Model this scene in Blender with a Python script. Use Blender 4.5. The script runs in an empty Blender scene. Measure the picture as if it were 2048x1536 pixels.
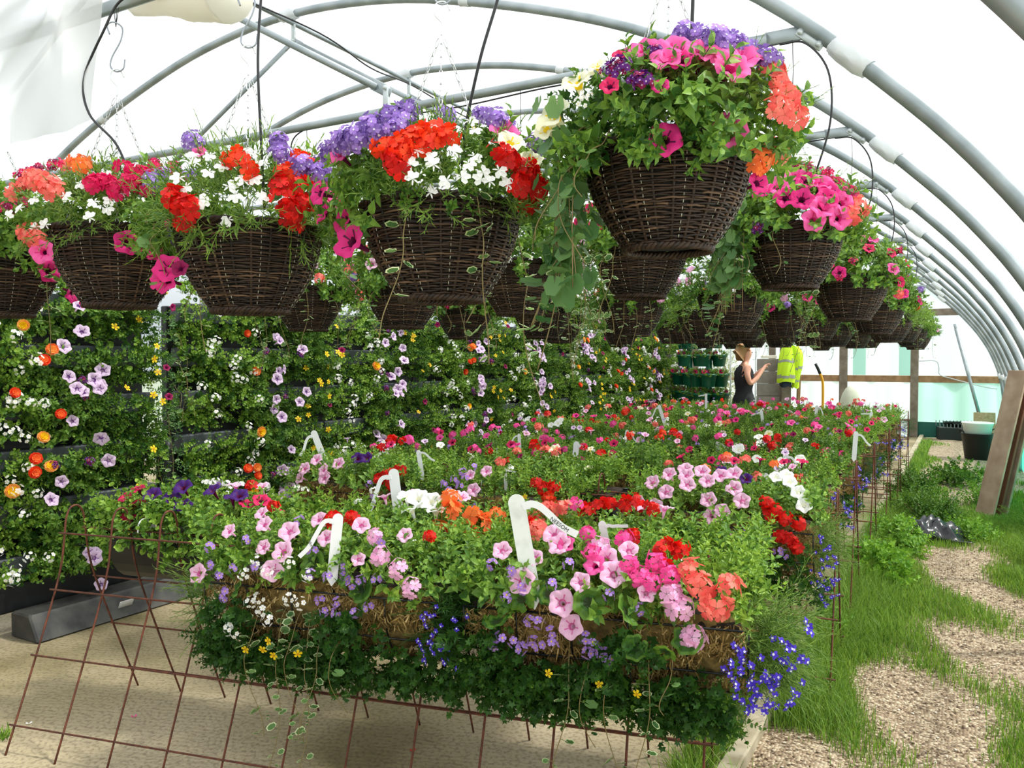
import bpy, math, random
import numpy as np
from mathutils import Vector, Matrix, Euler

# ------------------------------------------------------------ camera, sky, sun, exposure
scene = bpy.context.scene
H_EYE = 1.5; YAW = math.radians(29.3); PITCH = math.atan(48 / 1615.0)
cam_d = bpy.data.cameras.new('camera'); cam = bpy.data.objects.new('camera', cam_d)
scene.collection.objects.link(cam); scene.camera = cam
cam_d.sensor_width = 36; cam_d.lens = 36 * 1615.0 / 2048; cam_d.clip_start = 0.05; cam_d.clip_end = 400
cam.location = (0, 0, H_EYE); cam.rotation_euler = (math.pi / 2 - PITCH, 0, YAW)

world = bpy.data.worlds.new('world'); scene.world = world; world.use_nodes = True
wn = world.node_tree.nodes; wl = world.node_tree.links
bg = wn['Background']
geo_ = wn.new('ShaderNodeTexCoord'); sep_ = wn.new('ShaderNodeSeparateXYZ'); rmp = wn.new('ShaderNodeValToRGB')
wl.new(geo_.outputs['Generated'], sep_.inputs[0]); wl.new(sep_.outputs['Z'], rmp.inputs[0])
rmp.color_ramp.elements[0].position = 0.0; rmp.color_ramp.elements[0].color = (0.80, 0.88, 1.0, 1)
rmp.color_ramp.elements[1].position = 0.6; rmp.color_ramp.elements[1].color = (0.90, 0.95, 1.0, 1)
wl.new(rmp.outputs[0], bg.inputs[0])
dot_ = wn.new('ShaderNodeVectorMath'); dot_.operation = 'DOT_PRODUCT'; wl.new(geo_.outputs['Generated'], dot_.inputs[0])
dot_.inputs[1].default_value = Vector((0.75, 0.25, 0.6)).normalized()
mr_ = wn.new('ShaderNodeMapRange'); wl.new(dot_.outputs['Value'], mr_.inputs[0])
mr_.inputs[1].default_value = -1; mr_.inputs[2].default_value = 1; mr_.inputs[3].default_value = 0.48; mr_.inputs[4].default_value = 0.98
wl.new(mr_.outputs[0], bg.inputs[1])
sun_d = bpy.data.lights.new('sun', 'SUN'); sun_d.energy = 7.2; sun_d.angle = math.radians(5); sun_d.color = (1.0, 0.95, 0.86)
sun = bpy.data.objects.new('sun', sun_d); scene.collection.objects.link(sun)
sun.rotation_euler = Vector((0.62, 0.28, 1.0)).to_track_quat('Z', 'Y').to_euler()

vs = scene.view_settings; vs.view_transform = 'Standard'; vs.look = 'None'; vs.gamma = 1.0; vs.use_curve_mapping = False
vs.exposure = 0.1
scene.cycles.max_bounces = 7; scene.cycles.diffuse_bounces = 3; scene.cycles.glossy_bounces = 2
scene.cycles.transmission_bounces = 4; scene.cycles.transparent_max_bounces = 12
scene.cycles.sample_clamp_indirect = 6.0

COL = scene.collection
rng = np.random.default_rng(11); random.seed(5)
PI = math.pi

# ------------------------------------------------------------ materials
def srgb(r, g, b):
    f = lambda c: (c / 255 / 12.92) if c / 255 <= 0.04045 else ((c / 255 + 0.055) / 1.055) ** 2.4
    return (f(r), f(g), f(b), 1)
def newmat(name):
    m = bpy.data.materials.new(name); m.use_nodes = True
    return m, m.node_tree.nodes, m.node_tree.links, m.node_tree.nodes['Principled BSDF']
def solid(name, c, rough=0.6, metal=0.0, c2=None, scale=8.0, bump=0.0, trans=0.0, spec=0.5, detail=4, lo=.35, hi=.65):
    m, n, l, p = newmat(name)
    p.inputs['Roughness'].default_value = rough; p.inputs['Metallic'].default_value = metal
    p.inputs['Specular IOR Level'].default_value = spec
    p.inputs['Base Color'].default_value = srgb(*c)
    if c2 or bump:
        tc = n.new('ShaderNodeTexCoord'); no = n.new('ShaderNodeTexNoise')
        no.inputs['Scale'].default_value = scale; no.inputs['Detail'].default_value = detail
        l.new(tc.outputs['Object'], no.inputs['Vector'])
        if c2:
            r = n.new('ShaderNodeValToRGB'); l.new(no.outputs[0], r.inputs[0])
            r.color_ramp.elements[0].position = lo; r.color_ramp.elements[1].position = hi
            r.color_ramp.elements[0].color = srgb(*c); r.color_ramp.elements[1].color = srgb(*c2)
            l.new(r.outputs[0], p.inputs['Base Color'])
        if bump:
            b = n.new('ShaderNodeBump'); b.inputs['Strength'].default_value = bump; b.inputs['Distance'].default_value = 0.01
            l.new(no.outputs[0], b.inputs['Height']); l.new(b.outputs[0], p.inputs['Normal'])
    if trans:
        t = n.new('ShaderNodeBsdfTranslucent'); mx = n.new('ShaderNodeMixShader'); mx.inputs[0].default_value = trans
        src = p.inputs['Base Color'].links[0].from_socket if p.inputs['Base Color'].links else None
        if src: l.new(src, t.inputs[0])
        else: t.inputs[0].default_value = srgb(*c)
        l.new(p.outputs[0], mx.inputs[1]); l.new(t.outputs[0], mx.inputs[2])
        l.new(mx.outputs[0], n['Material Output'].inputs[0])
    return m
def leafmat(name, c1, c2, c3=None, trans=0.32, rough=0.5):
    """every leaf is its own mesh island and gets its own green"""
    m, n, l, p = newmat(name)
    g = n.new('ShaderNodeNewGeometry'); r = n.new('ShaderNodeValToRGB')
    l.new(g.outputs['Random Per Island'], r.inputs[0])
    r.color_ramp.elements[0].color = srgb(*c1); r.color_ramp.elements[1].color = srgb(*c2)
    if c3:
        e = r.color_ramp.elements.new(0.93); e.color = srgb(*c3); r.color_ramp.elements[2].position = 1.0
        r.color_ramp.elements[1].color = srgb(*c2); r.color_ramp.elements[2].color = srgb(*c3)
        r.color_ramp.elements[1].position = 0.8
    l.new(r.outputs[0], p.inputs['Base Color']); p.inputs['Roughness'].default_value = rough
    p.inputs['Specular IOR Level'].default_value = 0.35
    t = n.new('ShaderNodeBsdfTranslucent'); mx = n.new('ShaderNodeMixShader'); mx.inputs[0].default_value = trans
    hs = n.new('ShaderNodeHueSaturation'); hs.inputs['Value'].default_value = 1.5; hs.inputs['Hue'].default_value = 0.485
    l.new(r.outputs[0], hs.inputs['Color']); l.new(hs.outputs[0], t.inputs[0])
    l.new(p.outputs[0], mx.inputs[1]); l.new(t.outputs[0], mx.inputs[2]); l.new(mx.outputs[0], n['Material Output'].inputs[0])
    return m

M = {}
M['leaf'] = leafmat('leaf_green', (40, 84, 24), (104, 144, 48))
M['leaf_petunia'] = leafmat('leaf_petunia', (54, 100, 32), (130, 168, 66))
M['leaf_dark'] = leafmat('leaf_dark', (30, 68, 24), (64, 108, 36))
M['leaf_lime'] = leafmat('leaf_lime', (70, 116, 28), (152, 186, 74))
M['leaf_fine'] = leafmat('leaf_fine', (62, 104, 38), (134, 164, 74))
M['leaf_ivy'] = leafmat('leaf_ivy', (56, 98, 50), (112, 150, 88))
M['leaf_rim'] = leafmat('leaf_rim', (166, 190, 130), (226, 232, 190))
M['leaf_zone'] = leafmat('leaf_zone', (36, 58, 30), (60, 76, 40))
M['stem'] = leafmat('stem', (96, 110, 50), (150, 120, 86), trans=.1)
M['grass'] = leafmat('grass', (66, 110, 28), (138, 172, 64))
M['weed'] = leafmat('weed', (70, 124, 30), (134, 178, 60))
def petal(name, c, c2=None, trans=.35):
    m = leafmat(name, c, c2 or tuple(min(255, int(v * 1.08 + 6)) for v in c), trans=trans, rough=.6)
    for nd in m.node_tree.nodes:
        if nd.type == 'HUE_SAT': nd.inputs['Value'].default_value = 1.1; nd.inputs['Hue'].default_value = .5
    return m
M['magenta'] = petal('petal_magenta', (214, 26, 116), (232, 46, 138))
M['hotpink'] = petal('petal_hot_pink', (240, 74, 160), (250, 100, 176))
M['crimson'] = petal('petal_crimson', (204, 18, 84), (224, 34, 100))
M['burgundy'] = petal('petal_burgundy', (118, 8, 62), (150, 14, 84))
M['throat'] = petal('petal_throat_dark', (78, 8, 50), (100, 12, 64))
M['lilac'] = petal('petal_lilac', (226, 196, 232), (236, 210, 240))
M['lilacvein'] = petal('petal_lilac_vein', (112, 58, 142), (136, 82, 162))
M['pinkpale'] = petal('petal_pale_pink', (238, 172, 216), (246, 196, 228))
M['pinkthroat'] = petal('petal_pink_throat', (214, 88, 160), (226, 110, 176))
M['white'] = petal('petal_white', (246, 246, 244), (255, 255, 255))
M['cream'] = petal('petal_cream', (240, 238, 196), (248, 246, 220))
M['yellow'] = petal('petal_yellow', (250, 206, 20), (255, 222, 40))
M['gold'] = petal('petal_gold', (214, 150, 16), (226, 168, 20))
M['red'] = petal('petal_red', (176, 6, 10), (236, 26, 14), trans=.25)
M['scarlet'] = petal('petal_scarlet', (214, 34, 12), (246, 74, 30))
M['coral'] = petal('petal_coral', (234, 88, 86), (252, 142, 126))
M['orange'] = petal('petal_orange', (246, 112, 58), (252, 140, 66))
M['peach'] = petal('petal_peach', (250, 160, 70), (252, 184, 96))
M['violet'] = petal('petal_violet', (84, 18, 112), (112, 30, 138))
M['darkpurple'] = petal('petal_dark_purple', (48, 10, 92), (68, 20, 116))
M['lavender'] = petal('petal_lavender', (118, 84, 166), (168, 136, 208))
M['mauve'] = petal('petal_mauve', (156, 116, 206), (182, 144, 222))
M['blue'] = petal('petal_blue', (66, 42, 186), (90, 64, 212))
M['wicker'] = leafmat('wicker_willow', (24, 16, 12), (62, 44, 32), (104, 80, 60), trans=0.0, rough=.55)
M['wicker_rim'] = leafmat('wicker_rim', (30, 20, 14), (70, 50, 34), trans=0.0)
M['liner'] = solid('basket_liner', (18, 16, 14), .8)
M['soil'] = solid('soil', (34, 26, 20), .95, c2=(52, 40, 28), scale=40)
M['chain'] = solid('chain_metal', (206, 208, 210), .35, metal=.5)
M['hook'] = solid('hook_white', (226, 230, 234), .35)
M['hook_grey'] = solid('hook_steel', (150, 156, 164), .35, metal=.6)
M['steel'] = solid('galvanised_tube', (132, 142, 146), .42, metal=.55, c2=(160, 168, 172), scale=5, bump=.02)
M['tape'] = solid('white_tape', (236, 240, 244), .5, trans=.3)
M['strap'] = solid('bracket_plate', (186, 194, 196), .4, metal=.4)
M['hose'] = solid('black_hose', (26, 26, 30), .4)
M['cord'] = solid('dark_wire', (50, 50, 54), .5)
M['rust'] = solid('rusty_bar', (70, 36, 24), .8, c2=(110, 58, 36), scale=30, bump=.2)
M['blackwire'] = solid('black_coated_wire', (18, 20, 24), .35)
M['blackplastic'] = solid('black_plastic', (20, 22, 24), .45)
M['greyplastic'] = solid('grey_trough_plastic', (74, 80, 84), .5, c2=(52, 58, 62), scale=3)
M['greenplastic'] = solid('green_planter_plastic', (14, 98, 72), .35)
M['label'] = solid('white_label_plastic', (240, 242, 244), .45, trans=.15)
M['labelold'] = solid('weathered_label_plastic', (224, 228, 226), .5, c2=(190, 196, 190), scale=16, lo=.5, hi=.75)
M['ink'] = solid('ink', (40, 40, 48), .7)
M['wood'] = solid('pale_plank', (176, 154, 132), .7, c2=(150, 126, 104), scale=6)
M['wooddark'] = solid('brown_plank', (112, 66, 46), .7)
M['timber'] = solid('gable_timber', (128, 116, 104), .8, c2=(104, 92, 78), scale=9)
M['rail'] = solid('rail_timber', (158, 124, 88), .8, c2=(130, 98, 66), scale=9)
M['mosslight'] = leafmat('moss_strand', (96, 74, 34), (168, 140, 82), (212, 188, 134), trans=.15, rough=.9)
M['moss'] = solid('moss_mat', (74, 60, 30), .95, c2=(140, 118, 66), scale=26, bump=.8)
M['root'] = leafmat('rusty_roots', (92, 46, 20), (140, 76, 36), trans=.05, rough=.9)
M['bucket'] = solid('white_bucket', (240, 242, 240), .4, trans=.2)
M['bin'] = solid('black_rubber', (20, 21, 24), .5)
M['bag'] = solid('black_polythene', (22, 26, 32), .25, bump=.3, scale=12)
M['block'] = solid('concrete_block', (150, 142, 136), .9, c2=(128, 120, 116), scale=7)
M['skin'] = solid('skin', (226, 166, 140), .5)
M['hair'] = solid('hair', (150, 110, 66), .6)
M['black_cloth'] = solid('black_cloth', (26, 26, 32), .8)
M['hivis'] = solid('hi_vis_yellow', (204, 240, 40), .7, trans=.1)
M['reflect'] = solid('reflective_band', (150, 152, 140), .4)
M['navy'] = solid('navy_cloth', (22, 40, 56), .8)
M['toolyellow'] = solid('yellow_handle', (226, 160, 30), .5)
M['sack'] = solid('pale_sack', (176, 178, 160), .8)
M['cork'] = solid('board_brown', (164, 132, 108), .8)
M['paper'] = solid('paper', (206, 206, 204), .8)
M['osb'] = solid('osb_board', (184, 158, 126), .8, c2=(160, 130, 96), scale=25)
M['traymat'] = solid('seed_tray_black', (24, 28, 30), .5)
M['drain'] = solid('grey_frame', (120, 126, 130), .5)
M['beam'] = solid('dark_painted_beam', (34, 35, 36), .6, c2=(78, 77, 72), scale=7)
M['beamtop'] = solid('dusty_beam_top', (110, 106, 92), .9, c2=(84, 82, 72), scale=12)

def film(name, tint, transp):
    m = bpy.data.materials.new(name); m.use_nodes = True; n = m.node_tree.nodes; l = m.node_tree.links
    n.remove(n['Principled BSDF'])
    a = n.new('ShaderNodeBsdfTransparent'); a.inputs[0].default_value = (*tint, 1)
    b = n.new('ShaderNodeBsdfTranslucent'); b.inputs[0].default_value = (*tint, 1)
    mx = n.new('ShaderNodeMixShader'); mx.inputs[0].default_value = 1 - transp
    l.new(a.outputs[0], mx.inputs[1]); l.new(b.outputs[0], mx.inputs[2]); l.new(mx.outputs[0], n['Material Output'].inputs[0])
    return m
M['film'] = film('polythene_cover', (0.93, 0.96, 0.98), .5)
M['film_gable'] = film('polythene_gable', (0.80, 0.88, 0.94), .18)
M['film_teal'] = film('teal_debris_sheet', (0.50, 0.82, 0.76), .10)
M['film_green'] = solid('dark_green_sheet', (10, 88, 76), .6)
M['film_strip'] = film('green_glass_strip', (0.42, 0.66, 0.56), .3)
M['film_right'] = film('green_side_net', (0.10, 0.62, 0.46), .15)
M['sheet'] = film('white_sheet', (0.97, 0.98, 1.0), .10)
M['rollsheet'] = solid('cream_plastic_roll', (246, 243, 234), .5, trans=.35)

# concrete slab with brushed ribs and green-brown stains
def concrete_mat():
    m, n, l, p = newmat('brushed_concrete')
    tc = n.new('ShaderNodeTexCoord')
    no = n.new('ShaderNodeTexNoise'); no.inputs['Scale'].default_value = .9; no.inputs['Detail'].default_value = 6
    l.new(tc.outputs['Object'], no.inputs['Vector'])
    r = n.new('ShaderNodeValToRGB'); l.new(no.outputs[0], r.inputs[0])
    e = r.color_ramp.elements
    e[0].position = .36; e[0].color = srgb(104, 94, 58); e[1].position = .66; e[1].color = srgb(176, 162, 134)
    q = e.new(.5); q.color = srgb(150, 137, 106)
    fn = n.new('ShaderNodeTexNoise'); fn.inputs['Scale'].default_value = 60; fn.inputs['Detail'].default_value = 8
    l.new(tc.outputs['Object'], fn.inputs['Vector'])
    mx = n.new('ShaderNodeMixRGB'); mx.blend_type = 'MULTIPLY'; mx.inputs[0].default_value = .55
    r2 = n.new('ShaderNodeValToRGB'); l.new(fn.outputs[0], r2.inputs[0]); r2.color_ramp.elements[0].position = .38
    r2.color_ramp.elements[0].color = (.35, .33, .3, 1); r2.color_ramp.elements[1].position = .52; r2.color_ramp.elements[1].color = (1, 1, 1, 1)
    l.new(r.outputs[0], mx.inputs[1]); l.new(r2.outputs[0], mx.inputs[2]); l.new(mx.outputs[0], p.inputs['Base Color'])
    p.inputs['Roughness'].default_value = .85
    mp = n.new('ShaderNodeMapping'); mp.inputs['Rotation'].default_value = (0, 0, math.radians(-20))
    l.new(tc.outputs['Object'], mp.inputs[0])
    wv = n.new('ShaderNodeTexWave'); wv.bands_direction = 'Y'; wv.inputs['Scale'].default_value = 11; wv.inputs['Distortion'].default_value = 2.5
    wv.inputs['Detail'].default_value = 3; wv.inputs['Detail Scale'].default_value = 1.5
    l.new(mp.outputs[0], wv.inputs[0])
    ad = n.new('ShaderNodeMath'); ad.operation = 'ADD'; l.new(wv.outputs[1], ad.inputs[0]); l.new(fn.outputs[0], ad.inputs[1])
    b = n.new('ShaderNodeBump'); b.inputs['Strength'].default_value = .35; b.inputs['Distance'].default_value = .004
    l.new(ad.outputs[0], b.inputs['Height']); l.new(b.outputs[0], p.inputs['Normal'])
    return m
def gravel_mat():
    m, n, l, p = newmat('gravel')
    tc = n.new('ShaderNodeTexCoord'); v = n.new('ShaderNodeTexVoronoi'); v.inputs['Scale'].default_value = 75
    l.new(tc.outputs['Object'], v.inputs['Vector'])
    sp = n.new('ShaderNodeSeparateColor'); l.new(v.outputs['Color'], sp.inputs[0])
    r = n.new('ShaderNodeValToRGB'); l.new(sp.outputs[0], r.inputs[0]); e = r.color_ramp.elements
    e[0].color = srgb(96, 78, 60); e[1].color = srgb(198, 182, 156); q = e.new(.5); q.color = srgb(152, 130, 104)
    l.new(r.outputs[0], p.inputs['Base Color']); p.inputs['Roughness'].default_value = .8
    b = n.new('ShaderNodeBump'); b.inputs['Strength'].default_value = .9; b.inputs['Distance'].default_value = .012; b.invert = True
    l.new(v.outputs['Distance'], b.inputs['Height']); l.new(b.outputs[0], p.inputs['Normal'])
    return m
M['concrete'] = concrete_mat(); M['gravel'] = gravel_mat()
M['pebble'] = leafmat('pebble', (96, 76, 60), (182, 164, 138), (214, 206, 192), trans=0, rough=.8)
M['kerb'] = solid('edging_board', (176, 166, 144), .85, c2=(140, 128, 104), scale=9, bump=.3)
M['outside'] = solid('outside_ground', (150, 160, 130), .9)

# ------------------------------------------------------------ mesh helpers
class MB:
    def __init__(s): s.V = []; s.F = []; s.n = 0
    def add(s, V, F, mi=0):
        V = np.asarray(V, float).reshape(-1, 3)
        if isinstance(F, np.ndarray): s.F.append((F + s.n, mi))
        else:
            by = {}
            for f in F: by.setdefault(len(f), []).append(f)
            for k in by: s.F.append((np.array(by[k]) + s.n, mi))
        s.V.append(V); s.n += len(V); return s
    def mesh(s, name, mats, smooth=True):
        me = bpy.data.meshes.new(name)
        V = np.concatenate(s.V); me.vertices.add(len(V)); me.vertices.foreach_set('co', V.astype(np.float32).ravel())
        loops = np.concatenate([f.ravel() for f, _ in s.F]); tot = np.concatenate([np.full(len(f), f.shape[1]) for f, _ in s.F])
        mi = np.concatenate([np.full(len(f), m) for f, m in s.F])
        me.loops.add(len(loops)); me.loops.foreach_set('vertex_index', loops.astype(np.int32))
        me.polygons.add(len(tot)); st = np.concatenate([[0], np.cumsum(tot)[:-1]])
        me.polygons.foreach_set('loop_start', st.astype(np.int32)); me.polygons.foreach_set('loop_total', tot.astype(np.int32))
        me.polygons.foreach_set('material_index', mi.astype(np.int32))
        me.polygons.foreach_set('use_smooth', np.full(len(tot), smooth))
        for m in (mats if isinstance(mats, (list, tuple)) else [mats]): me.materials.append(m)
        me.update(calc_edges=True); me.validate(); return me
    def merged(s):
        return np.concatenate(s.V), s.F
def obj(name, me, parent=None, loc=(0, 0, 0), rot=None, scale=None, label=None):
    o = bpy.data.objects.new(name, me); COL.objects.link(o); o.location = loc
    if rot is not None: o.rotation_euler = rot
    if scale is not None: o.scale = (scale,) * 3 if not hasattr(scale, '__len__') else scale
    if parent is not None: o.parent = parent
    if label: o['label'] = label
    return o
def thing(name, label, cat, loc=(0, 0, 0), rz=0, group=None):
    o = bpy.data.objects.new(name, None); COL.objects.link(o); o.location = loc; o.rotation_euler = (0, 0, rz); o.empty_display_size = .05
    return tag(o, label, cat, group)
def tag(o, label, cat, group=None, kind=None):
    if label: o['label'] = label
    if cat: o['category'] = cat
    if group: o['group'] = group
    if kind: o['kind'] = kind
    return o
def struct(name, me, label=None):
    o = obj(name, me); o['kind'] = 'structure'
    if label: o['label'] = label
    return o
def box(cx, cy, cz, sx, sy, sz, rz=0):
    V = np.array([[x, y, z] for x in (-.5, .5) for y in (-.5, .5) for z in (-.5, .5)]) * (sx, sy, sz)
    if rz: c, s_ = math.cos(rz), math.sin(rz); V = V @ np.array([[c, s_, 0], [-s_, c, 0], [0, 0, 1]])
    V = V + (cx, cy, cz)
    return V, np.array([[0, 1, 3, 2], [4, 6, 7, 5], [0, 4, 5, 1], [2, 3, 7, 6], [0, 2, 6, 4], [1, 5, 7, 3]])
def bevelbox(cx, cy, cz, sx, sy, sz, b=.006):
    """box with chamfered vertical and horizontal edges"""
    V = []; F = []
    zs = [(-sz / 2, b), (-sz / 2 + b, 0), (sz / 2 - b, 0), (sz / 2, b)]
    for z, ins in zs:
        x, y = sx / 2 - ins, sy / 2 - ins
        V += [(cx + a, cy + c, cz + z) for a, c in ((-x + b, -y), (x - b, -y), (x, -y + b), (x, y - b), (x - b, y), (-x + b, y), (-x, y - b), (-x, -y + b))]
    for k in range(3):
        for i in range(8): F.append((k * 8 + i, k * 8 + (i + 1) % 8, k * 8 + 8 + (i + 1) % 8, k * 8 + 8 + i))
    F.append(tuple(range(7, -1, -1))); F.append(tuple(range(24, 32)))
    return V, F
def tube(pts, r, sides=6, closed=False, caps=True):
    P = np.asarray(pts, float); n = len(P)
    if closed: T = np.roll(P, -1, 0) - np.roll(P, 1, 0)
    else:
        T = np.zeros_like(P); T[1:-1] = P[2:] - P[:-2]; T[0] = P[1] - P[0]; T[-1] = P[-1] - P[-2]
    T /= np.maximum(np.linalg.norm(T, axis=1, keepdims=True), 1e-9)
    up = np.array([0, 0, 1.]) if abs(T[0][2]) < .9 else np.array([1., 0, 0])
    N = np.zeros_like(P); cur = up - T[0] * (up @ T[0]); cur /= np.linalg.norm(cur)
    for i in range(n):
        cur = cur - T[i] * (cur @ T[i]); cur /= max(np.linalg.norm(cur), 1e-9); N[i] = cur
    B = np.cross(T, N); a = np.arange(sides) * 2 * PI / sides
    R = np.broadcast_to(np.asarray(r, float), (n,))
    V = P[:, None] + R[:, None, None] * (np.cos(a)[None, :, None] * N[:, None] + np.sin(a)[None, :, None] * B[:, None])
    V = V.reshape(-1, 3)
    m = n if closed else n - 1; i = np.arange(m)[:, None]; j = np.arange(sides)[None]
    F = np.stack([i * sides + j, i * sides + (j + 1) % sides, ((i + 1) % n) * sides + (j + 1) % sides, ((i + 1) % n) * sides + j], -1).reshape(-1, 4)
    if caps and not closed:
        return V, list(map(tuple, F)) + [tuple(range(sides))[::-1], tuple(range((n - 1) * sides, n * sides))]
    return V, F
def smooth(pts, k=6):
    P = [np.array(p, float) for p in pts]; P = [2 * P[0] - P[1]] + P + [2 * P[-1] - P[-2]]; out = []
    for i in range(1, len(P) - 2):
        for t in np.linspace(0, 1, k, endpoint=False):
            a, b, c, d = P[i - 1:i + 3]
            out.append(.5 * (2 * b + (c - a) * t + (2 * a - 5 * b + 4 * c - d) * t * t + (3 * b - a - 3 * c + d) * t ** 3))
    out.append(P[-2]); return np.array(out)
def lathe(prof, seg=32, close_top=False, close_bot=True):
    a = np.arange(seg) * 2 * PI / seg; P = np.array(prof, float)
    V = np.stack([P[:, 0, None] * np.cos(a), P[:, 0, None] * np.sin(a), np.repeat(P[:, 1, None], seg, 1)], -1).reshape(-1, 3)
    F = [(i * seg + j, i * seg + (j + 1) % seg, (i + 1) * seg + (j + 1) % seg, (i + 1) * seg + j) for i in range(len(P) - 1) for j in range(seg)]
    if close_bot: F.append(tuple(range(seg))[::-1])
    if close_top: F.append(tuple(range((len(P) - 1) * seg, len(P) * seg)))
    return V, F
def norm(a): return a / np.maximum(np.linalg.norm(a, axis=-1, keepdims=True), 1e-9)
def frames(Y, Z):
    Y = norm(Y); X = norm(np.cross(Y, Z)); Z = np.cross(X, Y)
    return np.stack([X, Y, Z], -1)          # columns are axes
def scatter(mb, T, P, Y, Z, S):
    """copy template T=[(V, F, mi)...] to points P with growth axis Y and face normal Z"""
    if len(P) == 0: return
    R = frames(Y, Z)
    for V, F, mi in T:
        W = np.einsum('mij,nj->mni', R, V) * np.asarray(S)[:, None, None] + P[:, None]
        k = len(V); off = (np.arange(len(P)) * k)[:, None, None]
        mb.add(W.reshape(-1, 3), (F[None] + off).reshape(-1, F.shape[1]), mi)

# ------------------------------------------------------------ leaf templates (grow along +Y, face +Z, unit length)
def leaf_oval(w=.5, bend=.25, fold=.12):
    V = np.array([[0, 0, 0], [-w * .42, .3, fold], [0, .33, 0], [w * .42, .3, fold], [-w * .46, .62, fold - bend * .3], [0, .66, -bend * .4], [w * .46, .62, fold - bend * .3], [0, 1, -bend]], float)
    q = np.array([[0, 1, 2, 2], [0, 2, 3, 3]]); F3 = np.array([[0, 2, 1], [0, 3, 2], [4, 5, 7], [5, 6, 7]]); F4 = np.array([[1, 2, 5, 4], [2, 3, 6, 5]])
    return V, F3, F4
def leaf_fan(n=11, lobes=0, depth=.12, cup=.12, notch=.6, r=.5):
    a = np.linspace(-PI / 2 + notch / 2, 1.5 * PI - notch / 2, n); rr = r * (1 + depth * (np.cos(a * lobes) if lobes else np.where(np.arange(n) % 2, 1, -1)))
    V = np.vstack([[0, .42, -cup * .5], np.stack([rr * np.cos(a), .5 + rr * np.sin(a), cup * (rr / r) ** 2 * .5 + .02 * np.sin(5 * a)], 1)])
    F = np.array([[0, i, i + 1] for i in range(1, n)])
    return V, F
def T_oval(mi=0, **k):
    V, a, b = leaf_oval(**k); return [(V, a, mi), (V, b, mi)]
def T_needle(mi=0, w=.08, bend=.25):
    V = np.array([[-w / 2, 0, 0], [w / 2, 0, 0], [-w * .6, .5, .02], [w * .6, .5, .02], [0, 1, -bend]]); return [(V, np.array([[0, 1, 3, 2]]), mi), (V, np.array([[2, 3, 4]]), mi)]
def T_fan(mi=0, rim=None, zone=None, **k):
    V, F = leaf_fan(**k); T = []
    n = len(V) - 1
    if rim is None and zone is None: return [(V, F, mi)]
    c = V[0]; inner = c + (V[1:] - c) * (.80 if rim is not None else .45)
    VV = np.vstack([V, inner]); Fi = np.array([[0, n + i, n + i + 1] for i in range(1, n)]); Fo = np.array([[n + i, i, i + 1, n + i + 1] for i in range(1, n)])
    return [(VV, Fi, zone if zone is not None else mi), (VV, Fo, rim if rim is not None else mi)]
def unify(T):
    """templates whose parts repeat the vertices: keep one copy so that a leaf stays one island"""
    return T
def place(T, p, y, z, s):
    R = frames(np.array([y], float), np.array([z], float))[0]
    return [(V @ R.T * s + p, F, mi) for V, F, mi in T]
def sprig(leafT, n=8, length=1.0, leaf=.45, spread=55, stem=None, opp=True, seed=0, top=True, stem_r=.012):
    r = np.random.default_rng(seed); T = []
    for i in range(n):
        t = (i // 2 if opp else i) / max(1, ((n - 1) // 2 if opp else n - 1)); az = (i % 2) * PI + (i // 2) * 1.57 if opp else i * 2.4
        az += r.uniform(-.3, .3); el = math.radians(spread * (1 - .45 * t) + r.uniform(-10, 10))
        d = np.array([math.cos(az) * math.sin(el), math.cos(el), math.sin(az) * math.sin(el)])
        z = np.array([-math.cos(az) * math.cos(el), math.sin(el), -math.sin(az) * math.cos(el)])
        T += place(leafT, np.array([0, length * (.25 + .75 * t), 0]), d, z, leaf * (1.1 - .5 * t) * r.uniform(.85, 1.1))
    if stem is not None:
        V, F = tube([(0, 0, 0), (0, length * .6, .01), (0, length, 0)], stem_r, 3, caps=False); T.append((V, F, stem))
    return T
SP = {
    'petunia': [sprig(T_oval(w=.52, bend=.3), 9, .9, .42, 62, stem=0, seed=i) for i in range(3)],
    'bacopa': [sprig(T_fan(n=7, depth=.06, r=.42, notch=.5), 10, 1.1, .3, 70, stem=0, seed=i, stem_r=.01) for i in range(3)],
    'pointed': [sprig(T_oval(w=.44, bend=.15), 10, 1.0, .34, 58, stem=0, seed=i + 7) for i in range(3)],
    'lobelia': [sprig(T_needle(w=.11), 12, 1.1, .34, 48, stem=0, opp=False, seed=i + 3, stem_r=.008) for i in range(3)],
    'feather': [sprig(T_needle(w=.05), 14, 1.2, .26, 40, stem=0, opp=False, seed=i + 9, stem_r=.006) for i in range(3)],
    'cut': [sprig(T_fan(n=10, depth=.3, r=.45, notch=1.0, cup=.2), 7, 1.0, .42, 60, stem=0, opp=False, seed=i + 5) for i in range(3)],
}
T_IVY = T_fan(mi=0, n=13, depth=.07, r=.52, notch=.35)
T_IVYV = T_fan(mi=0, rim=1, n=13, depth=.07, r=.52, notch=.35)
def T_zonal():
    n = 41; a = np.linspace(-PI / 2 + .12, 1.5 * PI - .12, n); rr = .5 * (1 + .07 * np.cos(a * 7 + PI / 2) + .02 * np.cos(a * 21)); c = np.array([0, .40, -.03])
    ring = lambda f, z: np.stack([f * rr * np.cos(a), .5 + f * rr * np.sin(a), z + .05 * f * np.cos(7 * a + PI / 2) + .03 * np.sin(2 * a + 1) * f], 1)
    V = np.vstack([[c], ring(.34, -.01), ring(.52, .01), ring(.8, .05), ring(1, .04)]); F3 = np.array([[0, i, i + 1] for i in range(1, n)]); q = lambda k: np.array([[1 + k * n + i, 1 + (k + 1) * n + i, 2 + (k + 1) * n + i, 2 + k * n + i] for i in range(n - 1)])
    return [(V, F3, 1), (V, q(0), 2), (V, q(1), 0), (V, q(2), 0)]
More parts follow.
